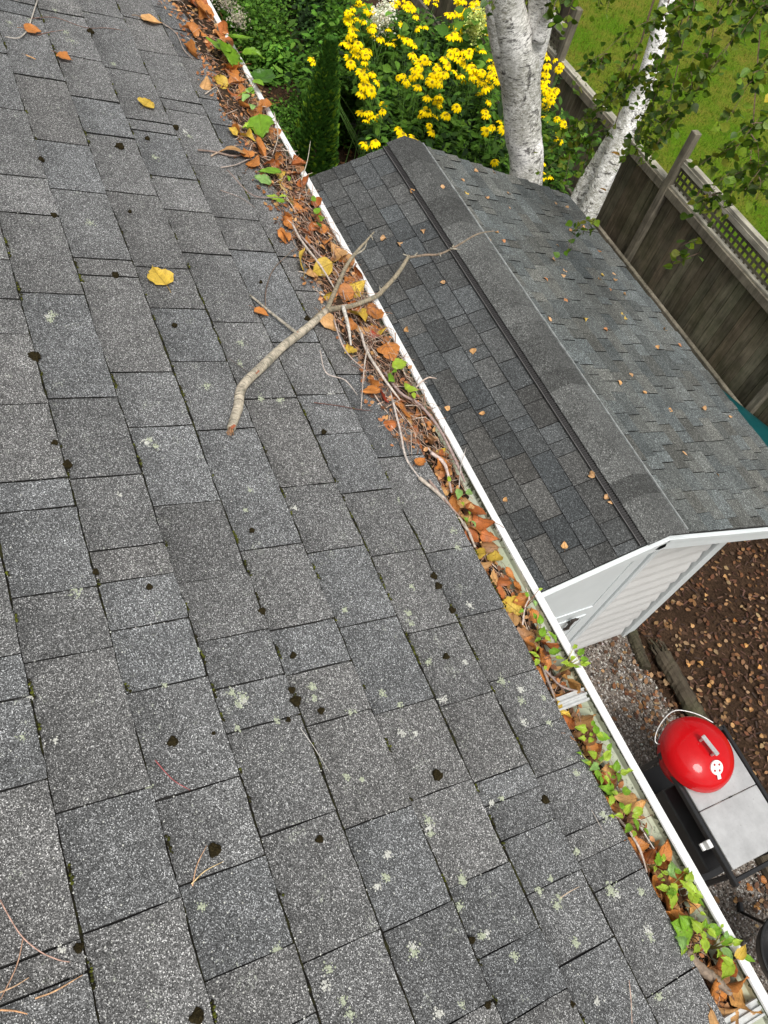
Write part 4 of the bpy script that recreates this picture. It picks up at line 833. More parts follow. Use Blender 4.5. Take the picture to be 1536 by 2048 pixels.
def leaf_into(mb, c, L_, ang, col, nrm=(0, 0, 1), tilt=.3, seed=0, asp=.78, curl=None, cup=None, stalk=True, serr=.05):
    rg = np.random.default_rng(seed + 5); serr = serr * rg.uniform(.8, 2.0); V, Fs, tc = leafgrid(L_, L_ * asp, rg.uniform(-.45, .55) if curl is None else curl, rg.uniform(-.5, .5) if cup is None else cup, seed, serr)
    nn = np.array(nrm, float) + rg.normal(0, tilt, 3); nn /= np.linalg.norm(nn); a = np.array([math.cos(ang), math.sin(ang), 0]); a -= (a @ nn) * nn; a /= np.linalg.norm(a); b = np.cross(nn, a); Rm = np.stack([a, b, nn], 1)
    base = np.array(col); cc = base * rg.uniform(.85, 1.12) * np.ones((len(V), 3)); e = np.abs(tc[:, 1])[:, None] * 2
    cc = cc * (1 - .18 * e * rg.uniform(0, 1)); mb.add(V @ Rm.T + c, Fs, cc, tc)
    if stalk:
        s0 = c + Rm @ np.array([-L_ * .5, 0, V[3, 2]]); tube(mb, [c + Rm @ np.array([-L_ * .46, 0, V[3, 2]]), s0 - a * L_ * .18 + nn * L_ * .03, s0 - a * L_ * .38 - nn * L_ * .02], [L_ * .014, L_ * .011, L_ * .012], n=4, sub=2, col=base * .8)
    return mb
def gpoint(x, y, h):
    P = hz(x, y, GZ + h)
    if P[1] < 0: P = roof(x, y, .012 + max(0, h))
    return P
GL = [('orange',571,439,20),('orange',598,408,24),('orange',571,470,28),('orange',617,478,20),('yellow',604,517,36),('tan',621,539,30),('yellow',641,537,32),('rust',674,505,40),('tan',688,521,26),('rust',711,541,28),('rust',713,570,34),('orange',684,587,32),('yellow',655,591,16),('yellow',719,634,36),('orange',746,630,28),('tan',664,642,32),('orange',703,650,22),('tan',723,662,26),('red',752,666,24),('yellow',700,701,27),('orange',780,705,36),('tan',746,709,14),('orange',742,763,28),('orange',740,781,28),('red',766,798,24),('rust',797,795,26),('orange',807,822,34),('rust',782,845,28),('rust',826,863,26),('rust',840,888,28),('orange',840,925,26),('orange',881,938,30),
('rust',932,1009,40),('rust',944,1026,42),('rust',960,1042,45),('orange',956,1063,40),('rust',945,1075,34),('rust',979,1075,36),('yellow',952,1110,34),('brown',972,1095,38),('yellow',989,1116,34),('tan',968,1132,34),('tan',987,1156,34),('rust',1018,1153,30),('rust',1034,1177,26),('rust',999,1194,34),('orange',1038,1204,34),('yellow',1018,1212,44),('rust',1026,1243,34),('orange',1069,1229,28),('brown',1050,1278,52),('rust',1100,1296,38),('orange',1092,1326,42),('peach',1140,1363,60),('tan',1169,1440,50),('yellow',1135,1452,46),('brown',1160,1474,36),('brown',1181,1476,38),('rust',1213,1540,36),('rust',1244,1596,42),('orange',1209,1602,34),('peach',1293,1616,40),('orange',1276,1696,38),('rust',1299,1712,44),('orange',1335,1700,46),('brown',1272,1668,30),('brown',1318,1755,34),('orange',1312,1780,40),('orange',1358,1757,34),('peach',1385,1812,34),('orange',1346,1834,50),('tan',1338,1822,30),('orange',1463,1964,46),('orange',1423,1987,54),('peach',1486,2010,66),('tan',1455,2038,44),('rust',1440,1935,36),('brown',1225,1560,30),('brown',1130,1340,28),('rust',1190,1500,30),('brown',1262,1640,34),('rust',1330,1730,30),
('orange',399,16,40),('orange',408,30,30),('rust',389,7,28),('orange',379,58,24),('orange',379,98,24),('orange',399,62,24),('orange',444,72,22),('rust',418,88,22),('rust',464,137,26),('orange',461,153,26),('rust',470,166,28),('tan',412,163,22),('yellow',438,163,20),('yellow',464,260,18),('orange',480,264,22),('rust',496,273,26),('tan',466,296,36),('rust',493,303,26),('orange',519,299,28),('rust',509,322,26),('orange',542,260,24),('orange',555,316,22),('yellow',558,352,24),('rust',565,371,26),('orange',591,400,24),('orange',597,423,26),('orange',571,430,18),('orange',578,446,20),('orange',568,472,22),('rust',617,472,28),('rust',610,368,22),('rust',474,189,24),('rust',526,215,24),('orange',486,214,22),('rust',540,330,22),('orange',640,455,26),('rust',632,440,24),('orange',650,480,26)]
for _ in range(34):                                           # smaller litter leaves filling the trough
    t = R_.uniform(.03, .47); yv = t * 2048; xc = 350 + .5215 * yv + 60 - .012 * yv + R_.uniform(-22, 22)
    GL.append((R_.choice(['rust', 'orange', 'brown', 'rust']), xc, yv, R_.uniform(16, 26)))
for _ in range(60):                                           # bigger ones wedged in the near stretch
    x_, y_ = img((R_.uniform(-.92, .62), R_.uniform(.006, .052), GZ - .03))
    GL.append((R_.choice(['rust', 'orange', 'orange', 'tan', 'rust', 'brown']), x_, y_, R_.uniform(24, 40)))
MARK = [(1500, 2028, 'the near gutter strap'), (1150, 1396, 'the middle gutter strap'), (690, 560, 'the fallen branch'), (460, 90, 'the big green leaves')]
def heap(x):                                                  # height of the debris above the lip along the gutter
    if x > -.75: return -.027
    if x > -1.15: return -.027 + (-.75 - x) / .4 * .030
    return .004
items = []
for i, (cn, x, y, sz) in enumerate(GL):
    if cn == 'rust' and R_.random() < .38: cn = R_.choice(['tan', 'orange', 'tan', 'yellow'])
    P = gpoint(x, y, heap(hz(x, y, GZ)[0]) + (.012 if sz > 30 else .004)); items.append((cn, x, y, sz, P))
cnt = {}
items.sort(key=lambda t: -t[2])
for i, (cn, x, y, sz, P) in enumerate(items):
    mk = min(MARK, key=lambda q: abs(q[1] - y)); side = 'below' if y > mk[1] else 'above'; key = (cn, mk[2], side); cnt[key] = cnt.get(key, 0) + 1
    dist = sum(1 for j_, it_ in enumerate(items) if it_[0] == cn and min(MARK, key=lambda q: abs(q[1] - it_[2]))[2] == mk[2] and (it_[2] > mk[1]) == (y > mk[1]) and (abs(it_[2] - mk[1]), j_) < (abs(y - mk[1]), i))
    L_ = sz * pxm(P) * (1.2 if y > 1000 else 1.5); mb = MB(); ang = R_.uniform(0, 6.28)
    if sz > 28 and P[1] > .01: P = np.array([P[0], min(P[1], .068), P[2] + .004])
    if P[1] > 0 and P[2] < GZ: L_ = min(L_, .075)
    leaf_into(mb, P, L_, ang, LCOL[cn], (0, .15 if P[1] > 0 else .24, 1), .42, i, R_.uniform(.5, .9))
    dn = ORD[min(dist, 48)]
    tag(mb.build('fallen_leaf', M['leaf'], smooth=True), f'{CNAME.get(cn, cn)} gutter leaf, {dn} of its colour {side} {mk[2]}', 'leaf', 'fallen leaves in the gutter')
for i, (cn, x, y, sz, lab) in enumerate([('yellow',317,551,44,'large bright yellow leaf lying on the shingles above the branch'),('yellow',294,206,27,'small yellow leaf on the upper part of the house roof'),('tan',303,42,30,'curled tan leaf near the top edge of the house roof'),('orange',67,61,24,'orange leaf caught on the thin twig at the top left'),('orange',130,115,22,'small orange leaf on the shingles near the top left twig'),('tan',62,115,14,'sliver of pale leaf on the shingles below the top left twig'),('orange',523,625,26,'orange leaf tucked behind the side twig of the fallen branch'),('orange',380,98,20,'orange leaf on the shingles just above the gutter pile')]):
    P = roof(x, y, .012); mb = MB(); leaf_into(mb, P, sz * pxm(P) * 1.2, R_.uniform(0, 6.28), np.array(LCOL[cn]) * 1.1, NR, .05, i + 900, .92 if sz > 14 else .3, curl=.06, cup=.12)
    tag(mb.build('fallen_leaf', M['leaf'], smooth=True), lab, 'leaf')
# leaves on the shed roof
SLL = [(846,463),(768,477),(823,383),(814,660),(946,703),(963,828),(894,816),(1129,1090),(1182,950),(1215,995),(1221,1002),(800,487),(886,375),(1012,1000),(885,565)]
SRL = [(925,360),(933,385),(951,342),(973,396),(988,344),(1018,388),(1113,407),(1134,413),(1022,417),(1107,518),(1141,461),(1166,454),(1129,541),(1128,552),(1093,558),(994,465),(978,480),(1006,482),(1031,564),(1198,501),(1203,550),(1198,558),(1230,560),(1229,548),(1248,588),(1220,580),(1097,638),(1170,639),(1246,628),(1251,636),(1359,691),(1315,695),(1288,786),(1240,766),(1263,750),(1341,821),(1407,817),(1461,834),(1436,950),(1370,905),(1116,490),(1068,626),(1212,660),(1330,660),(1130,600)]
for lst, n_, org_, nm in ((SLL, NL, AP, 'near slope'), (SRL, NRt, AP, 'far slope')):
    lst = sorted(lst, key=lambda p: -p[1])
    for i, (x, y) in enumerate(lst):
        P = shedhit(x, y, n_, org_ + n_ * .014); cn = R_.choice(['tan', 'peach', 'tan', 'orange', 'yellow'] if n_[1] > 0 else ['tan', 'peach', 'tan']); mb = MB()
        leaf_into(mb, P, R_.uniform(.036, .052), R_.uniform(0, 6.28), np.array(LCOL[cn]) * 1.0 + .05, n_, .25, i + 300, .8, stalk=i % 3 == 0)
        tag(mb.build('fallen_leaf', M['leaf'], smooth=True), f'{CNAME.get(cn, cn)} leaf on the {nm} of the shed roof, {ORD[i]} from the gable front', 'leaf', 'leaves on the shed roof')
# ------------------------------------------------------------------ fallen branch
M['redbark'] = mat_simple('red_bark', (.30, .09, .04), .7, var=.3, scale=80)
branch = thing('fallen_branch', 'broken forked birch branch lying across the shingles and the gutter', 'branch', roof(560, 700, .01))
def rp(x, y, h): return roof(x, y, h)
def gz(x, y, h): return hz(x, y, GZ + h)
br = MB()
MAINP = [rp(462, 858, .013), rp(476, 815, .015), rp(484, 775, .016), rp(520, 737, .016), rp(570, 690, .016), rp(615, 655, .018), rp(652, 622, .022)]
tube(br, MAINP, [0.0095, 0.0114, 0.0114, 0.0114, 0.0110, 0.0103, 0.0095], n=22, sub=9, jit=.03, col=(1.25, 1.22, 1.18))
tube(br, [MAINP[-2], MAINP[-1], gz(700, 613, .020), gz(750, 594, .026), gz(766, 580, .03), gz(795, 548, .05), gz(818, 512, .07)], [0.0087, 0.0087, 0.0072, 0.0068, 0.0065, 0.0061, 0.0052], n=12, sub=4, jit=.035, col=(.72, .66, .56))
tube(br, [gz(816, 515, .069), gz(850, 510, .075), gz(880, 508, .08), gz(915, 491, .09), gz(955, 468, .10), gz(988, 462, .11)], [0.0040, 0.0034, 0.0032, 0.0029, 0.0023, 0.0015], n=8, sub=4, jit=.06, col=(.62, .50, .44))
tube(br, [MAINP[-1], rp(664, 596, .034), gz(680, 560, .022), gz(694, 530, .026), gz(712, 505, .04), gz(730, 485, .055), gz(748, 464, .065)], [0.0072, 0.0065, 0.0061, 0.0055, 0.0047, 0.0034, 0.0019], n=10, sub=4, jit=.045, col=(.72, .66, .56))
tube(br, [gz(712, 508, .038), gz(728, 498, .04), gz(735, 480, .045)], [0.0030, 0.0027, 0.0009], n=6, sub=3, jit=.06)
tube(br, [rp(596, 668, .022), rp(560, 640, .02), rp(533, 618, .016), rp(512, 600, .012), rp(500, 590, .010)], [0.0046, 0.0036, 0.0032, 0.0030, 0.0021], n=8, sub=4, jit=.06)
tube(br, [rp(531, 614, .018), rp(532, 580, .014), rp(546, 540, .012), rp(575, 510, .02), rp(600, 488, .03)], [0.0017, 0.0014, 0.0014, 0.0012, 0.0008], n=6, sub=4, jit=.05, col=(.4, .28, .26))
for (x, y, h, dx, dy) in ((816, 512, .07, -10, -4), (829, 512, .075, 6, -7), (762, 586, .03, -3, -14), (742, 470, .06, 4, 10), (878, 507, .08, 4, 6), (905, 495, .09, 3, -6), (673, 575, .022, -3, 18), (900, 497, .09, 20, 2)):
    tube(br, [gz(x, y, h), gz(x + dx, y + dy, h + .006)], [0.0032, 0.0009], n=6, sub=1)
br.build('limb', M['branch'], branch, smooth=True)
mb = MB(); e = MAINP[0]
for k in range(34):
    a = R_.uniform(0, 6.28); q = .007 * R_.random(); b = rp(463, 850, .016) + np.array([math.cos(a) * q, math.sin(a) * q * .5, math.sin(a) * q]); tube(mb, [b, rp(459 + R_.uniform(-7, 9), 866 + R_.uniform(-6, 6), .012 + R_.uniform(0, .012))], [.0022, .0006], n=4, sub=1, col=R_.choice([(1, 1, 1), (1.4, 1.1, .8), (.6, .5, .4)]))
mb.build('broken_end', M['splinter'], branch)
for (x, y) in ((517, 741), (596, 664), (470, 850)):
    mb = MB()
    for k in range(1): b = rp(x, y, .026); tube(mb, [b, b + [.006, -.008, .001], b + [.012, -.010, .004]], [.0035, .004, .0012], n=5, sub=3, flat=.35)
    mb.build('bark_flake', M['redbark'], branch)
# ------------------------------------------------------------------ twigs on the roof
TW = [([(75,0),(62,40),(55,60),(37,76),(10,73)], .0022, (.42,.38,.33), 'pale forked twig on the shingles in the top left corner'), ([(60,37),(110,35),(170,55),(215,56),(258,63)], .0012, (.16,.09,.07), 'long thin dark twig crossing the top left shingles'), ([(75,70),(100,64),(128,60)], .0011, (.2,.1,.07), 'short thin twig beside the orange leaf at the top left'), ([(325,46),(352,66),(368,100),(388,120)], .0018, (.30,.24,.2), 'curved grey twig near the top of the gutter pile'), ([(628,805),(680,812),(712,818),(745,822)], .0014, (.12,.06,.05), 'thin dark twig on the shingles beside the gutter pile'), ([(310,1520),(336,1550),(355,1566),(380,1580)], .0010, (.30,.08,.08), 'thin red leaf stalk on the shingles left of centre'), ([(600,1455),(625,1490),(660,1545)], .0007, (.5,.48,.45), 'pale root thread on the shingles below the middle moss tufts'),
      ([(0,1800),(25,1845),(47,1876),(80,1903),(118,1920),(140,1924)], .0010, (.45,.28,.22), 'thin branching stalk at the lower left of the roof'), ([(46,1878),(34,1930),(8,1985),(0,2000)], .0009, (.40,.24,.16), 'thin stalk running down the lower left edge of the roof'), ([(385,1772),(394,1730),(414,1690)], .0010, (.50,.30,.18), 'pinkish pine needle beside the large moss tuft'), ([(383,1768),(410,1742),(447,1723)], .0010, (.62,.46,.24), 'straw coloured pine needle pointing away from the large moss tuft'), ([(0,1985),(30,1972),(58,1955)], .0010, (.55,.36,.22), 'tan pine needle near the bottom left corner'), ([(70,1997),(110,1982),(165,1950)], .0012, (.50,.30,.16), 'orange pine needle lying in a shingle joint at the lower left'), ([(0,2020),(30,2022),(55,2028)], .0013, (.52,.28,.14), 'short orange needle at the very bottom left'), ([(1120,1796),(1140,1783),(1159,1773)], .0009, (.6,.45,.32), 'pale needle on lichen near the lower gutter'), ([(1258,1960),(1262,2000),(1264,2047)], .0009, (.55,.38,.3), 'pale needle near the bottom edge beside the gutter'), ([(440,380),(480,395),(510,415)], .0008, (.3,.22,.18), 'fine dark stem on the shingles left of the gutter pile'), ([(455,715),(490,740),(512,760)], .0009, (.1,.08,.07), 'fine black twig passing under the fallen branch'), ([(396,300),(425,303),(470,312),(500,303)], .0034, (.22,.16,.13), 'short dark stick jutting out of the upper gutter pile'), ([(422,312),(450,298),(478,290)], .0028, (.38,.28,.2), 'short tan stick beside the long tan leaf'), ([(442,335),(470,330),(500,318),(520,322)], .0022, (.36,.3,.26), 'grey curved twig on the shingles below the long tan leaf'), ([(410,188),(438,170),(452,165)], .0022, (.4,.34,.28), 'grey twig at the edge of the upper gutter pile'),
      ([(1183,1620),(1205,1660)], .0008, (.4,.35,.3), 'tiny pale stem near the gutter edge')]
for pts_, r, col, lab in TW:
    mb = MB(); P = [rp(x, y, .0075 + r + R_.uniform(0, .003)) for x, y in pts_]; tube(mb, P, [r, *[r * .85] * (len(P) - 2), r * .5], n=6, sub=4, jit=.08, col=col)
    if 'forked' in lab: tube(mb, [P[2], P[2] + (P[3] - P[2]) * .4 + [.02, -.01, 0]], [r * .8, r * .3], n=5, sub=1, col=col)
    tag(mb.build('needle' if 'needle' in lab else 'twig', M['twig'], smooth=True), lab, 'needle' if 'needle' in lab else 'twig')
# larger sticks in the gutter
GS = [([(585,448),(602,480),(640,530),(668,575)], .0034, (.42,.36,.31), 'long pale twig in the gutter above the fallen branch'), ([(600,470),(640,512),(676,548),(690,600)], .0026, (.30,.22,.19), 'brown twig lying parallel to the pale one above the fallen branch'), ([(686,612),(696,650),(702,690)], .0055, (.50,.47,.42), 'short thick white-barked stick just below the fork of the branch'), ([(722,665),(735,705),(770,760),(800,800)], .0040, (.46,.40,.35), 'long birch twig in the gutter between the branch and the red leaf'), ([(735,690),(728,740),(722,818)], .0018, (.44,.37,.32), 'upright pale twig left of the red leaf'), ([(770,745),(800,785),(840,810),(880,860),(915,930),(930,965)], .0042, (.30,.22,.20), 'thick brown twig running along the lip past the green seedlings'), ([(785,800),(800,860),(812,915),(838,955)], .0030, (.46,.40,.36), 'pale scaly twig at the roof edge beside the heaped needles'), ([(838,955),(880,990),(905,1020),(935,1060),(950,1095)], .0046, (.42,.36,.30), 'long grey stick slanting into the clean stretch of gutter'), ([(858,960),(890,1000),(925,1040)], .0030, (.28,.2,.17), 'dark stick beside the long grey stick'), ([(862,905),(890,930),(903,985)], .0050, (.48,.38,.34), 'thick pinkish twig against the gutter wall'), ([(832,775),(845,762),(858,755),(873,757)], .0022, (.46,.36,.3), 'small forked twig sticking out over the white lip'), ([(918,975),(922,930),(928,910),(932,895)], .0012, (.4,.36,.33), 'thin grey stem rising over the lip near the heap'),
      ([(1045,1250),(1050,1215),(1058,1195),(1052,1175)], .0020, (.56,.46,.40), 'pale stem standing in the gutter beside the yellow leaf'), ([(1075,1325),(1100,1350),(1128,1375),(1190,1388)], .0028, (.26,.2,.18), 'dark twig crossing just above the middle strap'), ([(1085,1335),(1105,1385),(1120,1430)], .0030, (.30,.24,.21), 'twig pressed along the roof edge beside the middle strap'), ([(1226,1625),(1256,1660),(1280,1700),(1294,1745)], .0030, (.46,.37,.32), 'long bare stem in the lower gutter'), ([(1278,1650),(1300,1685),(1320,1715)], .0016, (.46,.42,.38), 'fine pale stem beside the long bare stem'), ([(1372,1903),(1400,1935),(1432,1960),(1462,1988)], .0105, (.20,.15,.11), 'thick dark brown stick near the bottom of the gutter'), ([(640,700),(652,745),(690,760),(715,790)], .0016, (.42,.36,.32), 'curved thin twig hanging onto the shingles below the branch'), ([(668,640),(690,700),(735,745)], .0022, (.38,.3,.26), 'thin brown twig under the yellow leaf'), ([(450,-4),(455,15),(478,52)], .0018, (.2,.16,.14), 'thin dark twig over the far lip of the gutter'), ([(455,340),(505,390),(560,395)], .0022, (.22,.17,.15), 'thin dark twig at the upper pile edge'), ([(548,225),(556,270),(545,310)], .0018, (.42,.36,.3), 'tan stem rising over the lip at the far end'), ([(603,360),(615,320),(621,282)], .0016, (.42,.38,.3), 'upright stem beside the curled brown leaf at the lip')]
for pts_, r, col, lab in GS:
    mb = MB(); P = []
    for i, (x, y) in enumerate(pts_):
        h = heap(hz(x, y, GZ)[0]); P.append(gpoint(x, y, h + .016 + r + (.012 if 'over' in lab or 'rising' in lab or 'stand' in lab or 'upright' in lab else 0)))
    tube(mb, P, [r, *[r * .9] * (len(P) - 2), r * .45], n=8, sub=5, jit=.09, col=col)
    for k in range(2 if r > .002 else 0):
        q = P[R_.randrange(len(P) - 1)]; tube(mb, [q, q + [R_.uniform(-.03, .03), R_.uniform(-.012, .012), R_.uniform(0, .012)]], [r * .5, r * .15], n=5, sub=1, col=col)
    tag(mb.build('stick', M['twig'], smooth=True), lab, 'twig', 'sticks in the gutter')
# ------------------------------------------------------------------ debris mass
mb = MB(); xs = np.arange(-5.1, 2.35, .012); ny_ = 12; V = []; cl = []
for x in xs:
    h = heap(x); up = max(0, min(1, (-1.0 - x) / .3)); y0 = -.004 - .045 * up * (1 + .35 * math.sin(x * 7) + .3 * math.sin(x * 17)); y1 = .0865 if h > -.02 else .068 + .010 * math.sin(x * 9) + .006 * math.sin(x * 23)
    for j in range(ny_):
        t = j / (ny_ - 1); y = y0 + (y1 - y0) * t; z = h - .012 + R_.gauss(0, .003) + .010 * math.sin(math.pi * t) * (1 if up else .4)
        if y < 0: z = max(-y * math.tan(PITCH) + .004, z * 0 - y * math.tan(PITCH) + .004 + .010 * up * math.sin(math.pi * min(1, t * 1.2)))
        if j == 0: z -= .006
        if j == ny_ - 1: z -= .012
        V.append([x, y, GZ + z]); cl.append(np.array([.030, .020, .013]) * R_.uniform(.5, 1.6))
n = len(xs); mb.add(V, [[i * ny_ + j, (i + 1) * ny_ + j, (i + 1) * ny_ + j + 1, i * ny_ + j + 1] for i in range(n - 1) for j in range(ny_ - 1)], np.array(cl))
tag(mb.build('humus', M['moss_g']), 'black rotting leaf mould filling the bottom of the gutter', 'leaf mould', kind='stuff')
mb = MB()
def needle(c, L_, a, r, col, lift=.25):
    d = np.array([math.cos(a), math.sin(a) * .6, R_.gauss(0, lift)]); d /= np.linalg.norm(d); b = np.array([R_.gauss(0, .12), R_.gauss(0, .12), R_.gauss(0, .08)]) * L_
    tube(mb, [c - d * L_ / 2, c + b, c + d * L_ / 2], [r, r * .9, r * .5], n=3, sub=2, col=col, cap=False)
for _ in range(2000):
    x = R_.triangular(-3.3, -.78, -1.15) if R_.random() < .78 else R_.uniform(-.8, .55); h = heap(x); up = 1 if x < -1.0 else 0
    y = R_.uniform(-.055 if up else .004, .086 if h > -.02 else .066); z = GZ + h + R_.uniform(-.004, .016 if up else .006)
    if y < .0: z = GZ - y * math.tan(PITCH) + .008 + R_.uniform(0, .010)
    a = R_.gauss(0.15, .75) if R_.random() < .75 else R_.uniform(0, 3.14)
    col = R_.choice([(.28, .16, .10), (.17, .095, .065), (.38, .27, .20), (.48, .39, .32), (.13, .07, .05), (.33, .17, .10)])
    needle(np.array([x, y, z]), R_.uniform(.025, .085), a, R_.uniform(.0004, .0011) * (1.6 if R_.random() < .12 else 1), col, .16)
tag(mb.build('needle_litter', M['twig']), 'tangle of fine brown twigs and needles heaped in the gutter', 'twig litter', kind='stuff')
n = 1900; x_ = np.concatenate([N_.uniform(-3.4, -.8, 1200), N_.uniform(-.8, .6, 700)]); up = x_ < -1.0; y_ = np.where(up, N_.uniform(-.05, .085, n), N_.uniform(.002, .07, n))
z_ = GZ + np.array([heap(a) for a in x_]) + N_.uniform(-.006, .008, n); z_ = np.where(y_ < 0, GZ - y_ * math.tan(PITCH) + .009 + N_.uniform(0, .006, n), z_)
tag(cloud('leaf_crumbs', np.column_stack([x_, y_, z_]), .016, [(.34, .13, .045), (.45, .20, .07), (.22, .10, .05), (.5, .27, .11), (.12, .06, .03)], M['litter'], tilt=.7, tmpl=fl), 'broken bits of rust brown leaf in the gutter', 'leaf litter', kind='stuff')
n = 220; x_ = N_.uniform(-3.2, -1.0, n); y_ = -.05 - np.abs(N_.normal(0, .020, n))
cl_ = cloud('leaf_crumbs', np.column_stack([x_, y_, GZ - y_ * math.tan(PITCH) + .010]), .014, [(.24, .09, .03), (.34, .14, .05), (.14, .06, .03), (.4, .2, .08)], M['litter'], tilt=.5, tmpl=fl)
tag(cl_, 'small crumbs of dead leaf spread on the shingles above the gutter', 'leaf litter', kind='stuff')
mb = MB(); xs = np.arange(-5.1, 2.3, .003); e = []
for i, x in enumerate(xs):
    w1 = abs(R_.gauss(0, .0045)) * (1.0 + .8 * math.sin(x * 13)) + .0008; e += [[x, .0902, GZ - .0015], [x, .0902 - .30 * w1, GZ - .003 - w1]]
cg = np.array([.06, .065, .04]); mb.add(e, [[2 * i, 2 * i + 1, 2 * i + 3, 2 * i + 2] for i in range(len(xs) - 1)], cg); mb.build('grime_line', M['moss_g'], house)
# ------------------------------------------------------------------ seedlings
SD = [('large heart-leaved green seedling at the far end of the gutter', [(481,76,56,'green'),(436,90,44,'green'),(460,112,58,'green'),(508,108,34,'green')]), ('seedling with one browning leaf hanging over the far lip', [(531,150,42,'dark green'),(503,182,16,'green'),(518,165,22,'green')]), ('pale green toothed seedling leaning over the lip', [(500,178,22,'pale green'),(490,196,20,'pale green'),(506,212,24,'pale green'),(484,188,16,'lime')]), ('bright toothed seedling in the upper gutter pile', [(522,255,46,'green'),(513,238,22,'green'),(535,241,26,'green'),(495,252,20,'lime')]), ('round-leaved seedling on the heap above the fallen branch', [(539,342,38,'green'),(525,358,30,'pale green'),(578,356,12,'green')]), ('small lime seedling at the edge of the upper pile', [(545,394,22,'lime'),(560,402,14,'green'),(565,392,14,'lime')]), ('small seedlings against the lip above the fallen branch', [(627,396,14,'green'),(636,420,18,'green'),(642,436,18,'green'),(638,450,18,'dark green')]), ('bright green seedling over the white lip beside the shed roof', [(802,727,34,'lime'),(788,742,12,'green')]), ('dark rounded green seedling under the bright one', [(782,756,30,'green')]), ('two-leaved lime seedling near the small forked twig', [(813,771,20,'lime'),(826,779,20,'lime'),(828,792,14,'lime')]), ('pale seedling where the heap ends', [(917,989,24,'pale green'),(940,985,20,'pale green'),(926,1008,12,'lime'),(898,957,12,'lime')]), ('tiny seedlings among the stacked rust leaves', [(931,1037,14,'green'),(948,1048,16,'pale green'),(938,1025,10,'lime')]), ('thin seedling by the gutter wall above the yellow leaf', [(1053,1187,14,'green'),(1070,1208,14,'pale green'),(1043,1222,14,'green'),(1082,1178,10,'lime')]), ('green seedling with stacked leaves left of the shed handle', [(1080,1237,22,'green'),(1086,1262,26,'green'),(1075,1280,16,'green'),(1108,1276,24,'green')]), ('seedling with a round flat leaf by the middle strap', [(1112,1303,30,'green'),(1066,1307,20,'lime'),(1073,1325,18,'lime')]), ('lime seedling spilling over the lip above the middle strap', [(1130,1325,18,'lime'),(1146,1331,20,'lime'),(1163,1303,22,'green'),(1170,1318,18,'green'),(1175,1327,16,'lime'),(1147,1315,14,'lime')]),
      ('upright seedling just below the middle strap', [(1162,1457,26,'lime'),(1192,1457,22,'green'),(1209,1474,28,'green'),(1181,1481,18,'lime')]), ('bushy seedling against the roof edge below the middle strap', [(1185,1508,24,'lime'),(1216,1509,26,'lime'),(1171,1523,20,'pale green'),(1187,1535,26,'pale green'),(1197,1553,26,'green'),(1214,1560,16,'lime')]), ('seedling reaching to the gutter wall in the green stretch', [(1234,1530,24,'green'),(1251,1544,20,'lime'),(1237,1555,20,'green')]), ('broad-leaved seedling in the middle of the green stretch', [(1216,1579,38,'green'),(1255,1583,26,'green'),(1223,1602,22,'lime')]), ('lime seedling near the peach leaf on the gutter wall', [(1256,1616,24,'lime'),(1279,1621,26,'lime'),(1237,1631,18,'lime'),(1272,1649,22,'green'),(1255,1658,22,'green')]), ('dark small seedling beside the orange curled leaf', [(1316,1716,26,'green'),(1310,1738,12,'lime')]), ('yellowish crinkled seedling in the lower gutter', [(1343,1732,28,'pale green'),(1344,1750,22,'pale green'),(1320,1752,12,'lime')]), ('seedling pair beside the big blotched leaf', [(1381,1752,24,'lime'),(1343,1776,26,'lime'),(1324,1776,24,'lime'),(1345,1802,30,'lime')]), ('large blotched lime leaves near the lip', [(1376,1772,34,'lime'),(1388,1786,34,'lime'),(1400,1806,20,'green')]), ('heart-shaped pale green leaf on the roof edge', [(1364,1885,32,'pale green'),(1362,1855,44,'green')]), ('yellow-green upright seedling above the thick stick', [(1392,1851,28,'lime'),(1382,1838,16,'lime'),(1410,1849,22,'lime'),(1432,1860,32,'green'),(1410,1893,24,'lime'),(1392,1898,18,'lime')]), ('curled seedling rising over the lip near the bottom', [(1460,1880,30,'green'),(1457,1911,26,'pale green'),(1453,1868,14,'pale green')]), ('yellow-spotted seedling hanging over the white lip at the bottom', [(1484,1903,28,'yellow'),(1452,1941,38,'lime')])]
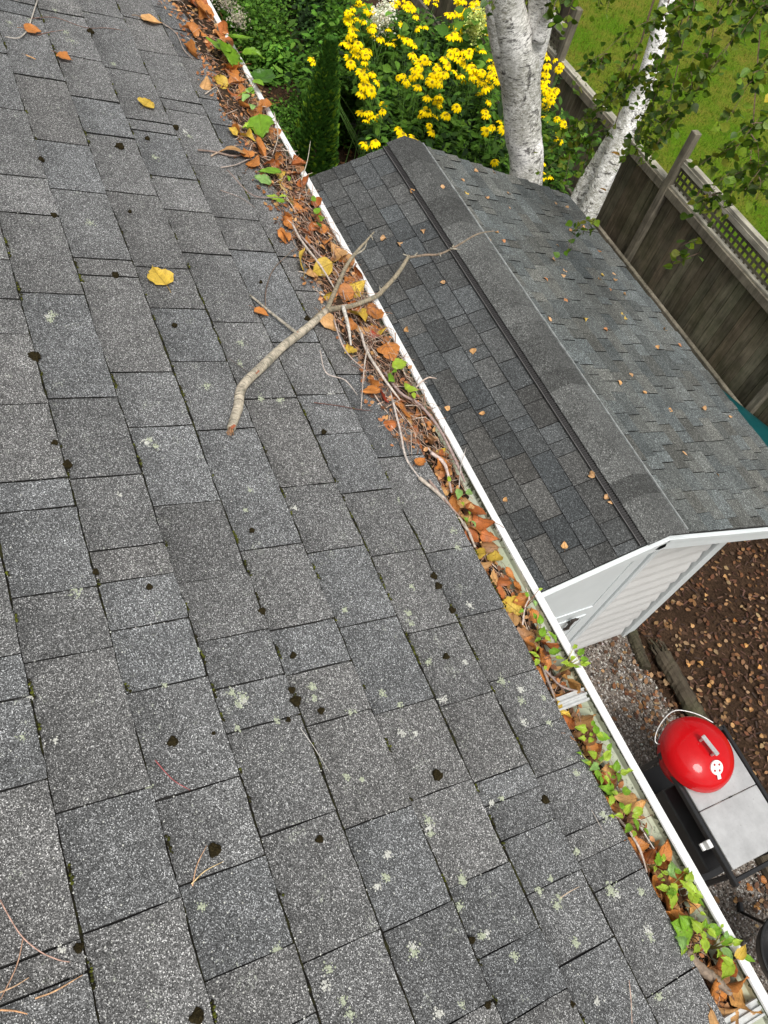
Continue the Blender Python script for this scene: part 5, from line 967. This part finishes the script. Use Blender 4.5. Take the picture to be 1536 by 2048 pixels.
for i, (lab, ls) in enumerate(SD):
    hs_ = [heap(hz(x, y, GZ)[0]) for x, y, _, _ in ls]; Ps = []
    for (x, y, s_, cn), h in zip(ls, hs_): Ps.append(hz(x, y, GZ + max(h, -.02) + .030 + R_.uniform(0, .012)))
    cx = np.mean([p[0] for p in Ps]); cy = min(.07, max(.015, np.mean([p[1] for p in Ps]))); root = np.array([cx, cy, GZ + hs_[0] - .008])
    t = thing('seedling', lab, 'seedling', root, 'seedlings sprouting in the gutter'); st = MB()
    if ls[0][1] > 1200:
        for (x, y, s_, cn), P in list(zip(ls, Ps)):
            q = P + [R_.uniform(-.02, .02), R_.uniform(-.014, .014), R_.uniform(-.008, .006)]; ls = ls + [(x, y, s_ * .62, R_.choice(['lime', 'lime', 'green']))]; Ps.append(q)
    for (x, y, s_, cn), P in zip(ls, Ps):
        L_ = min(.13, s_ * pxm(P) * (1.2 if y < 1000 else 1.04)); ang = math.atan2(P[1] - cy, P[0] - cx) + R_.gauss(0, .3); mb = MB()
        leaf_into(mb, P, L_, ang, LCOL[cn], (0, 0, 1), .22, i * 17 + int(x), .85 if s_ > 40 else .56, curl=R_.uniform(-.3, .05) if s_ < 40 else .03, cup=R_.uniform(.05, .3) if s_ < 40 else .06, stalk=False, serr=.07)
        mb.build('leaf', M['gleaf'], t, smooth=True); b = P - np.array([math.cos(ang), math.sin(ang), 0]) * L_ * .48
        tube(st, [root, (root + b) / 2 + [0, 0, .012], b], [.0014, .0011, .0007], n=5, sub=3, col=(.30, .26, .08) if i % 2 else (.22, .10, .06))
    st.build('stem', M['twig'], t)
# ------------------------------------------------------------------ kettle grill on its cart
TZ = .86; KC = np.array([-.335, 2.985, TZ]) + hz(1394, 1508, TZ + .1) - hz(1407, 1494, TZ + .1)
grill = thing('charcoal_grill', 'red domed kettle grill set in a black cart with a stainless steel top', 'grill', (KC[0], KC[1], 0))
ya, yb = 2.70, 3.24
mb = MB(); mb.box((-.145, (ya + yb) / 2, TZ), (.35, yb - ya, .022), bev=.004); mb.build('tabletop', M['steel'], grill)
mb = MB(); mb.box((.235, (ya + yb) / 2, TZ), (.40, yb - ya, .022), bev=.004); mb.build('tabletop', M['steel'], grill)
mb = MB(); mb.box((.035, (ya + yb) / 2 + .02, TZ + .006), (.006, .03, .02), bev=.002); mb.build('latch', M['dkmetal'], grill)
mb = MB()
for y in (ya - .028, yb + .028): mb.box((.055, y, TZ - .012), (.95, .032, .045), bev=.005)
mb.box((-.405, (ya + yb) / 2, TZ - .012), (.03, .60, .045), bev=.004)
mb.box((.50, (ya + yb) / 2, TZ - .05), (.03, .60, .035), bev=.004)
mb.build('frame', M['black'], grill)
for x in (-.39, .46):
    for y in (ya - .02, yb + .02): mb = MB(); mb.box((x, y, TZ / 2 - .02), (.034, .034, TZ - .06), bev=.005); mb.build('leg', M['black'], grill)
mb = MB(); mb.box((.04, (ya + yb) / 2, .24), (.86, .52, .02), bev=.004); mb.box((.04, ya - .01, .29), (.86, .012, .10)); mb.build('lower_shelf', M['black'], grill)
mb = MB(); mb.box((.10, ya + .16, .44), (.60, .34, .34), bev=.01); mb.build('storage_bin', M['black'], grill)
mb = MB(); mb.box((.235, ya - .045, TZ - .02), (.055, .05, .055), bev=.004); mb.box((.235, ya - .075, TZ - .06), (.05, .03, .02), bev=.003); mb.build('bracket', M['white'], grill)
RL = .300
mb = MB(); lathe(mb, [(.055, -.24), (.14, -.20), (.22, -.12), (.255, -.04), (.260, .026), (.267, .030), (.267, .036)], KC, 48); mb.build('bowl', M['red'], grill, smooth=True)
lid = MB(); prof = [(.305, .030), (.307, .038), (.303, .048), (.302, .062), (.298, .085), (.288, .110), (.27, .135), (.24, .160), (.20, .183), (.15, .202), (.10, .215), (.05, .222), (.001, .224)]
prof = [(a_ * .89, b_ * .92) for a_, b_ in prof]; lathe(lid, prof, KC, 64); lo = lid.build('lid', M['red'], grill, smooth=True)
hA, hB = hz(1409, 1476, TZ + .265), hz(1432, 1505, TZ + .265)
def dome(x, y): 
    P = hz(x, y, TZ + .21)
    for _ in range(6): r = min(.29, np.linalg.norm(P[:2] - KC[:2])); P = hz(x, y, TZ + np.interp(r, [p[0] for p in prof[::-1]], [p[1] for p in prof[::-1]]))
    return P
mb = MB(); d = (hB - hA); d /= np.linalg.norm(d); sd2 = np.cross([0, 0, 1], d); Rm = np.stack([d, sd2, np.array([0, 0, 1])], 1)
mb.box((hA + hB) / 2, (np.linalg.norm(hB - hA) + .04, .034, .016), Rm, bev=.005); mb.box((hA + hB) / 2 + [0, 0, .009], (np.linalg.norm(hB - hA) + .02, .012, .006), Rm, bev=.002)
for q in (hA, hB): mb.box(q - [0, 0, .028], (.016, .03, .05), Rm, bev=.003)
hd = mb.build('handle', M['steel']); setpar(hd, lo)
vp = dome(1433, 1535); vn = np.array([vp[0] - KC[0], vp[1] - KC[1], .32]); vn /= np.linalg.norm(vn); va = np.cross(vn, [0, 0, 1]); va /= np.linalg.norm(va); vb = np.cross(vn, va); Rv = np.stack([va, vb, vn], 1)
M['alu'] = mat_simple('aluminium_damper', (.75, .75, .74), .45, .3, var=.05)
mb = MB(); ring = []
nA = 40
V = [[.050 * math.cos(a), .050 * math.sin(a), .006] for a in np.linspace(0, 2 * math.pi, nA, endpoint=False)]; V += [[p[0] * 1.03, p[1] * 1.03, -.004] for p in V]
mb.add(np.array(V) @ Rv.T + vp, [list(range(nA))] + [[k_, nA + k_, nA + (k_ + 1) % nA, (k_ + 1) % nA] for k_ in range(nA)])
mb.box(vp - vb * 0 + (Rv @ np.array([.0, .062 if (Rv @ np.array([0, 1, 0]))[2] < 0 else -.062, .006])), (.030, .034, .005), Rv, bev=.002)
dm = mb.build('damper', M['alu']); setpar(dm, lo)
mb = MB()
for k_ in range(4):
    a = k_ * math.pi / 2 + .6; c = vp + Rv @ np.array([.028 * math.cos(a), .028 * math.sin(a), .0072]); V = [[.0085 * math.cos(b), .0085 * math.sin(b), 0] for b in np.linspace(0, 2 * math.pi, 14, endpoint=False)]; mb.add(np.array(V) @ Rv.T + c, [list(range(14))])
hl = mb.build('vent_hole', mat_simple('vent_hole_red', (.35, .01, .01), .5)); setpar(hl, lo); hl['kind'] = 'stuff'
mb = MB(); W3 = [hz(1326, 1490, TZ - .0), hz(1311, 1484, TZ), hz(1314, 1462, TZ + .01), hz(1330, 1436, TZ + .02), hz(1351, 1421, TZ + .03), hz(1380, 1424, TZ + .04), hz(1405, 1433, TZ + .04), hz(1426, 1445, TZ + .04)]
tube(mb, W3, .0042, n=6, sub=5); mb.build('lid_holder', M['alu'], grill, smooth=True)
# second grill, only its edge in the picture
k2 = hz(1592, 1912, .62); g2 = thing('kettle_grill', 'black kettle grill cut off by the right edge at the bottom', 'grill', (k2[0], k2[1], 0))
mb = MB(); lathe(mb, [(.05, -.22), (.15, -.18), (.235, -.09), (.262, 0), (.262, .02), (.25, .02), (.22, -.08), (.14, -.16), (.001, -.20)], k2, 40); mb.build('bowl', M['black'], g2, smooth=True)
mb = MB(); lathe(mb, [(.255, .018), (.262, .026), (.272, .024), (.272, .014), (.262, .012)], k2, 48); mb.build('rim', M['dkmetal'], g2, smooth=True)
for (x, y) in ((1480, 1822), (1640, 1800), (1600, 2080)):
    p = hz(x, y, .03); mb = MB(); tube(mb, [[p[0], p[1], .02], [k2[0] + (p[0] - k2[0]) * .5, k2[1] + (p[1] - k2[1]) * .5, k2[2] - .16]], .012, n=8, sub=1); lg = mb.build('leg', M['dkmetal'], g2)
    mb = MB(); dd = p - k2; dd[2] = 0; dd /= np.linalg.norm(dd); tube(mb, [p - dd * .01 + [0, 0, .01], p + dd * .055 + [0, 0, .004]], .024, n=12, sub=1); ft = mb.build('foot_cap', M['black']); setpar(ft, lg)
# a few brighter single leaves on the mulch and gravel
for i, (x, y, s_) in enumerate([(1356,1208,.06),(1335,1213,.05),(1318,1298,.05),(1420,1372,.05),(1401,1325,.06),(1425,1365,.05),(1455,1400,.055),(1466,1450,.05),(1518,1335,.05),(1450,1152,.05),(1500,1190,.05),(1412,1190,.045),(1385,1250,.05),(1470,1240,.05),(1520,1240,.045),(1440,1290,.05),(1375,1330,.045),(1495,1290,.05),(1500,1420,.05),(1525,1470,.05),(1508,1545,.05),(1530,1590,.045),(1295,1348,.045),(1310,1470,.05),(1300,1440,.045),(1475,1800,.06),(1500,1775,.07),(1525,1760,.07),(1515,1815,.06)]):
    P = hz(x, y, .045); mb = MB(); cn = R_.choice(['tan', 'tan', 'orange', 'peach', 'brown']); leaf_into(mb, P, s_, R_.uniform(0, 6.28), LCOL[cn], (0, 0, 1), .2, 600 + i, .85, stalk=i % 2 == 0)
    tag(mb.build('fallen_leaf', M['leaf'], smooth=True), f'{CNAME.get(cn, cn)} birch leaf on the ground, {ORD[i]} counting from the shed corner', 'leaf', 'single leaves on the ground')
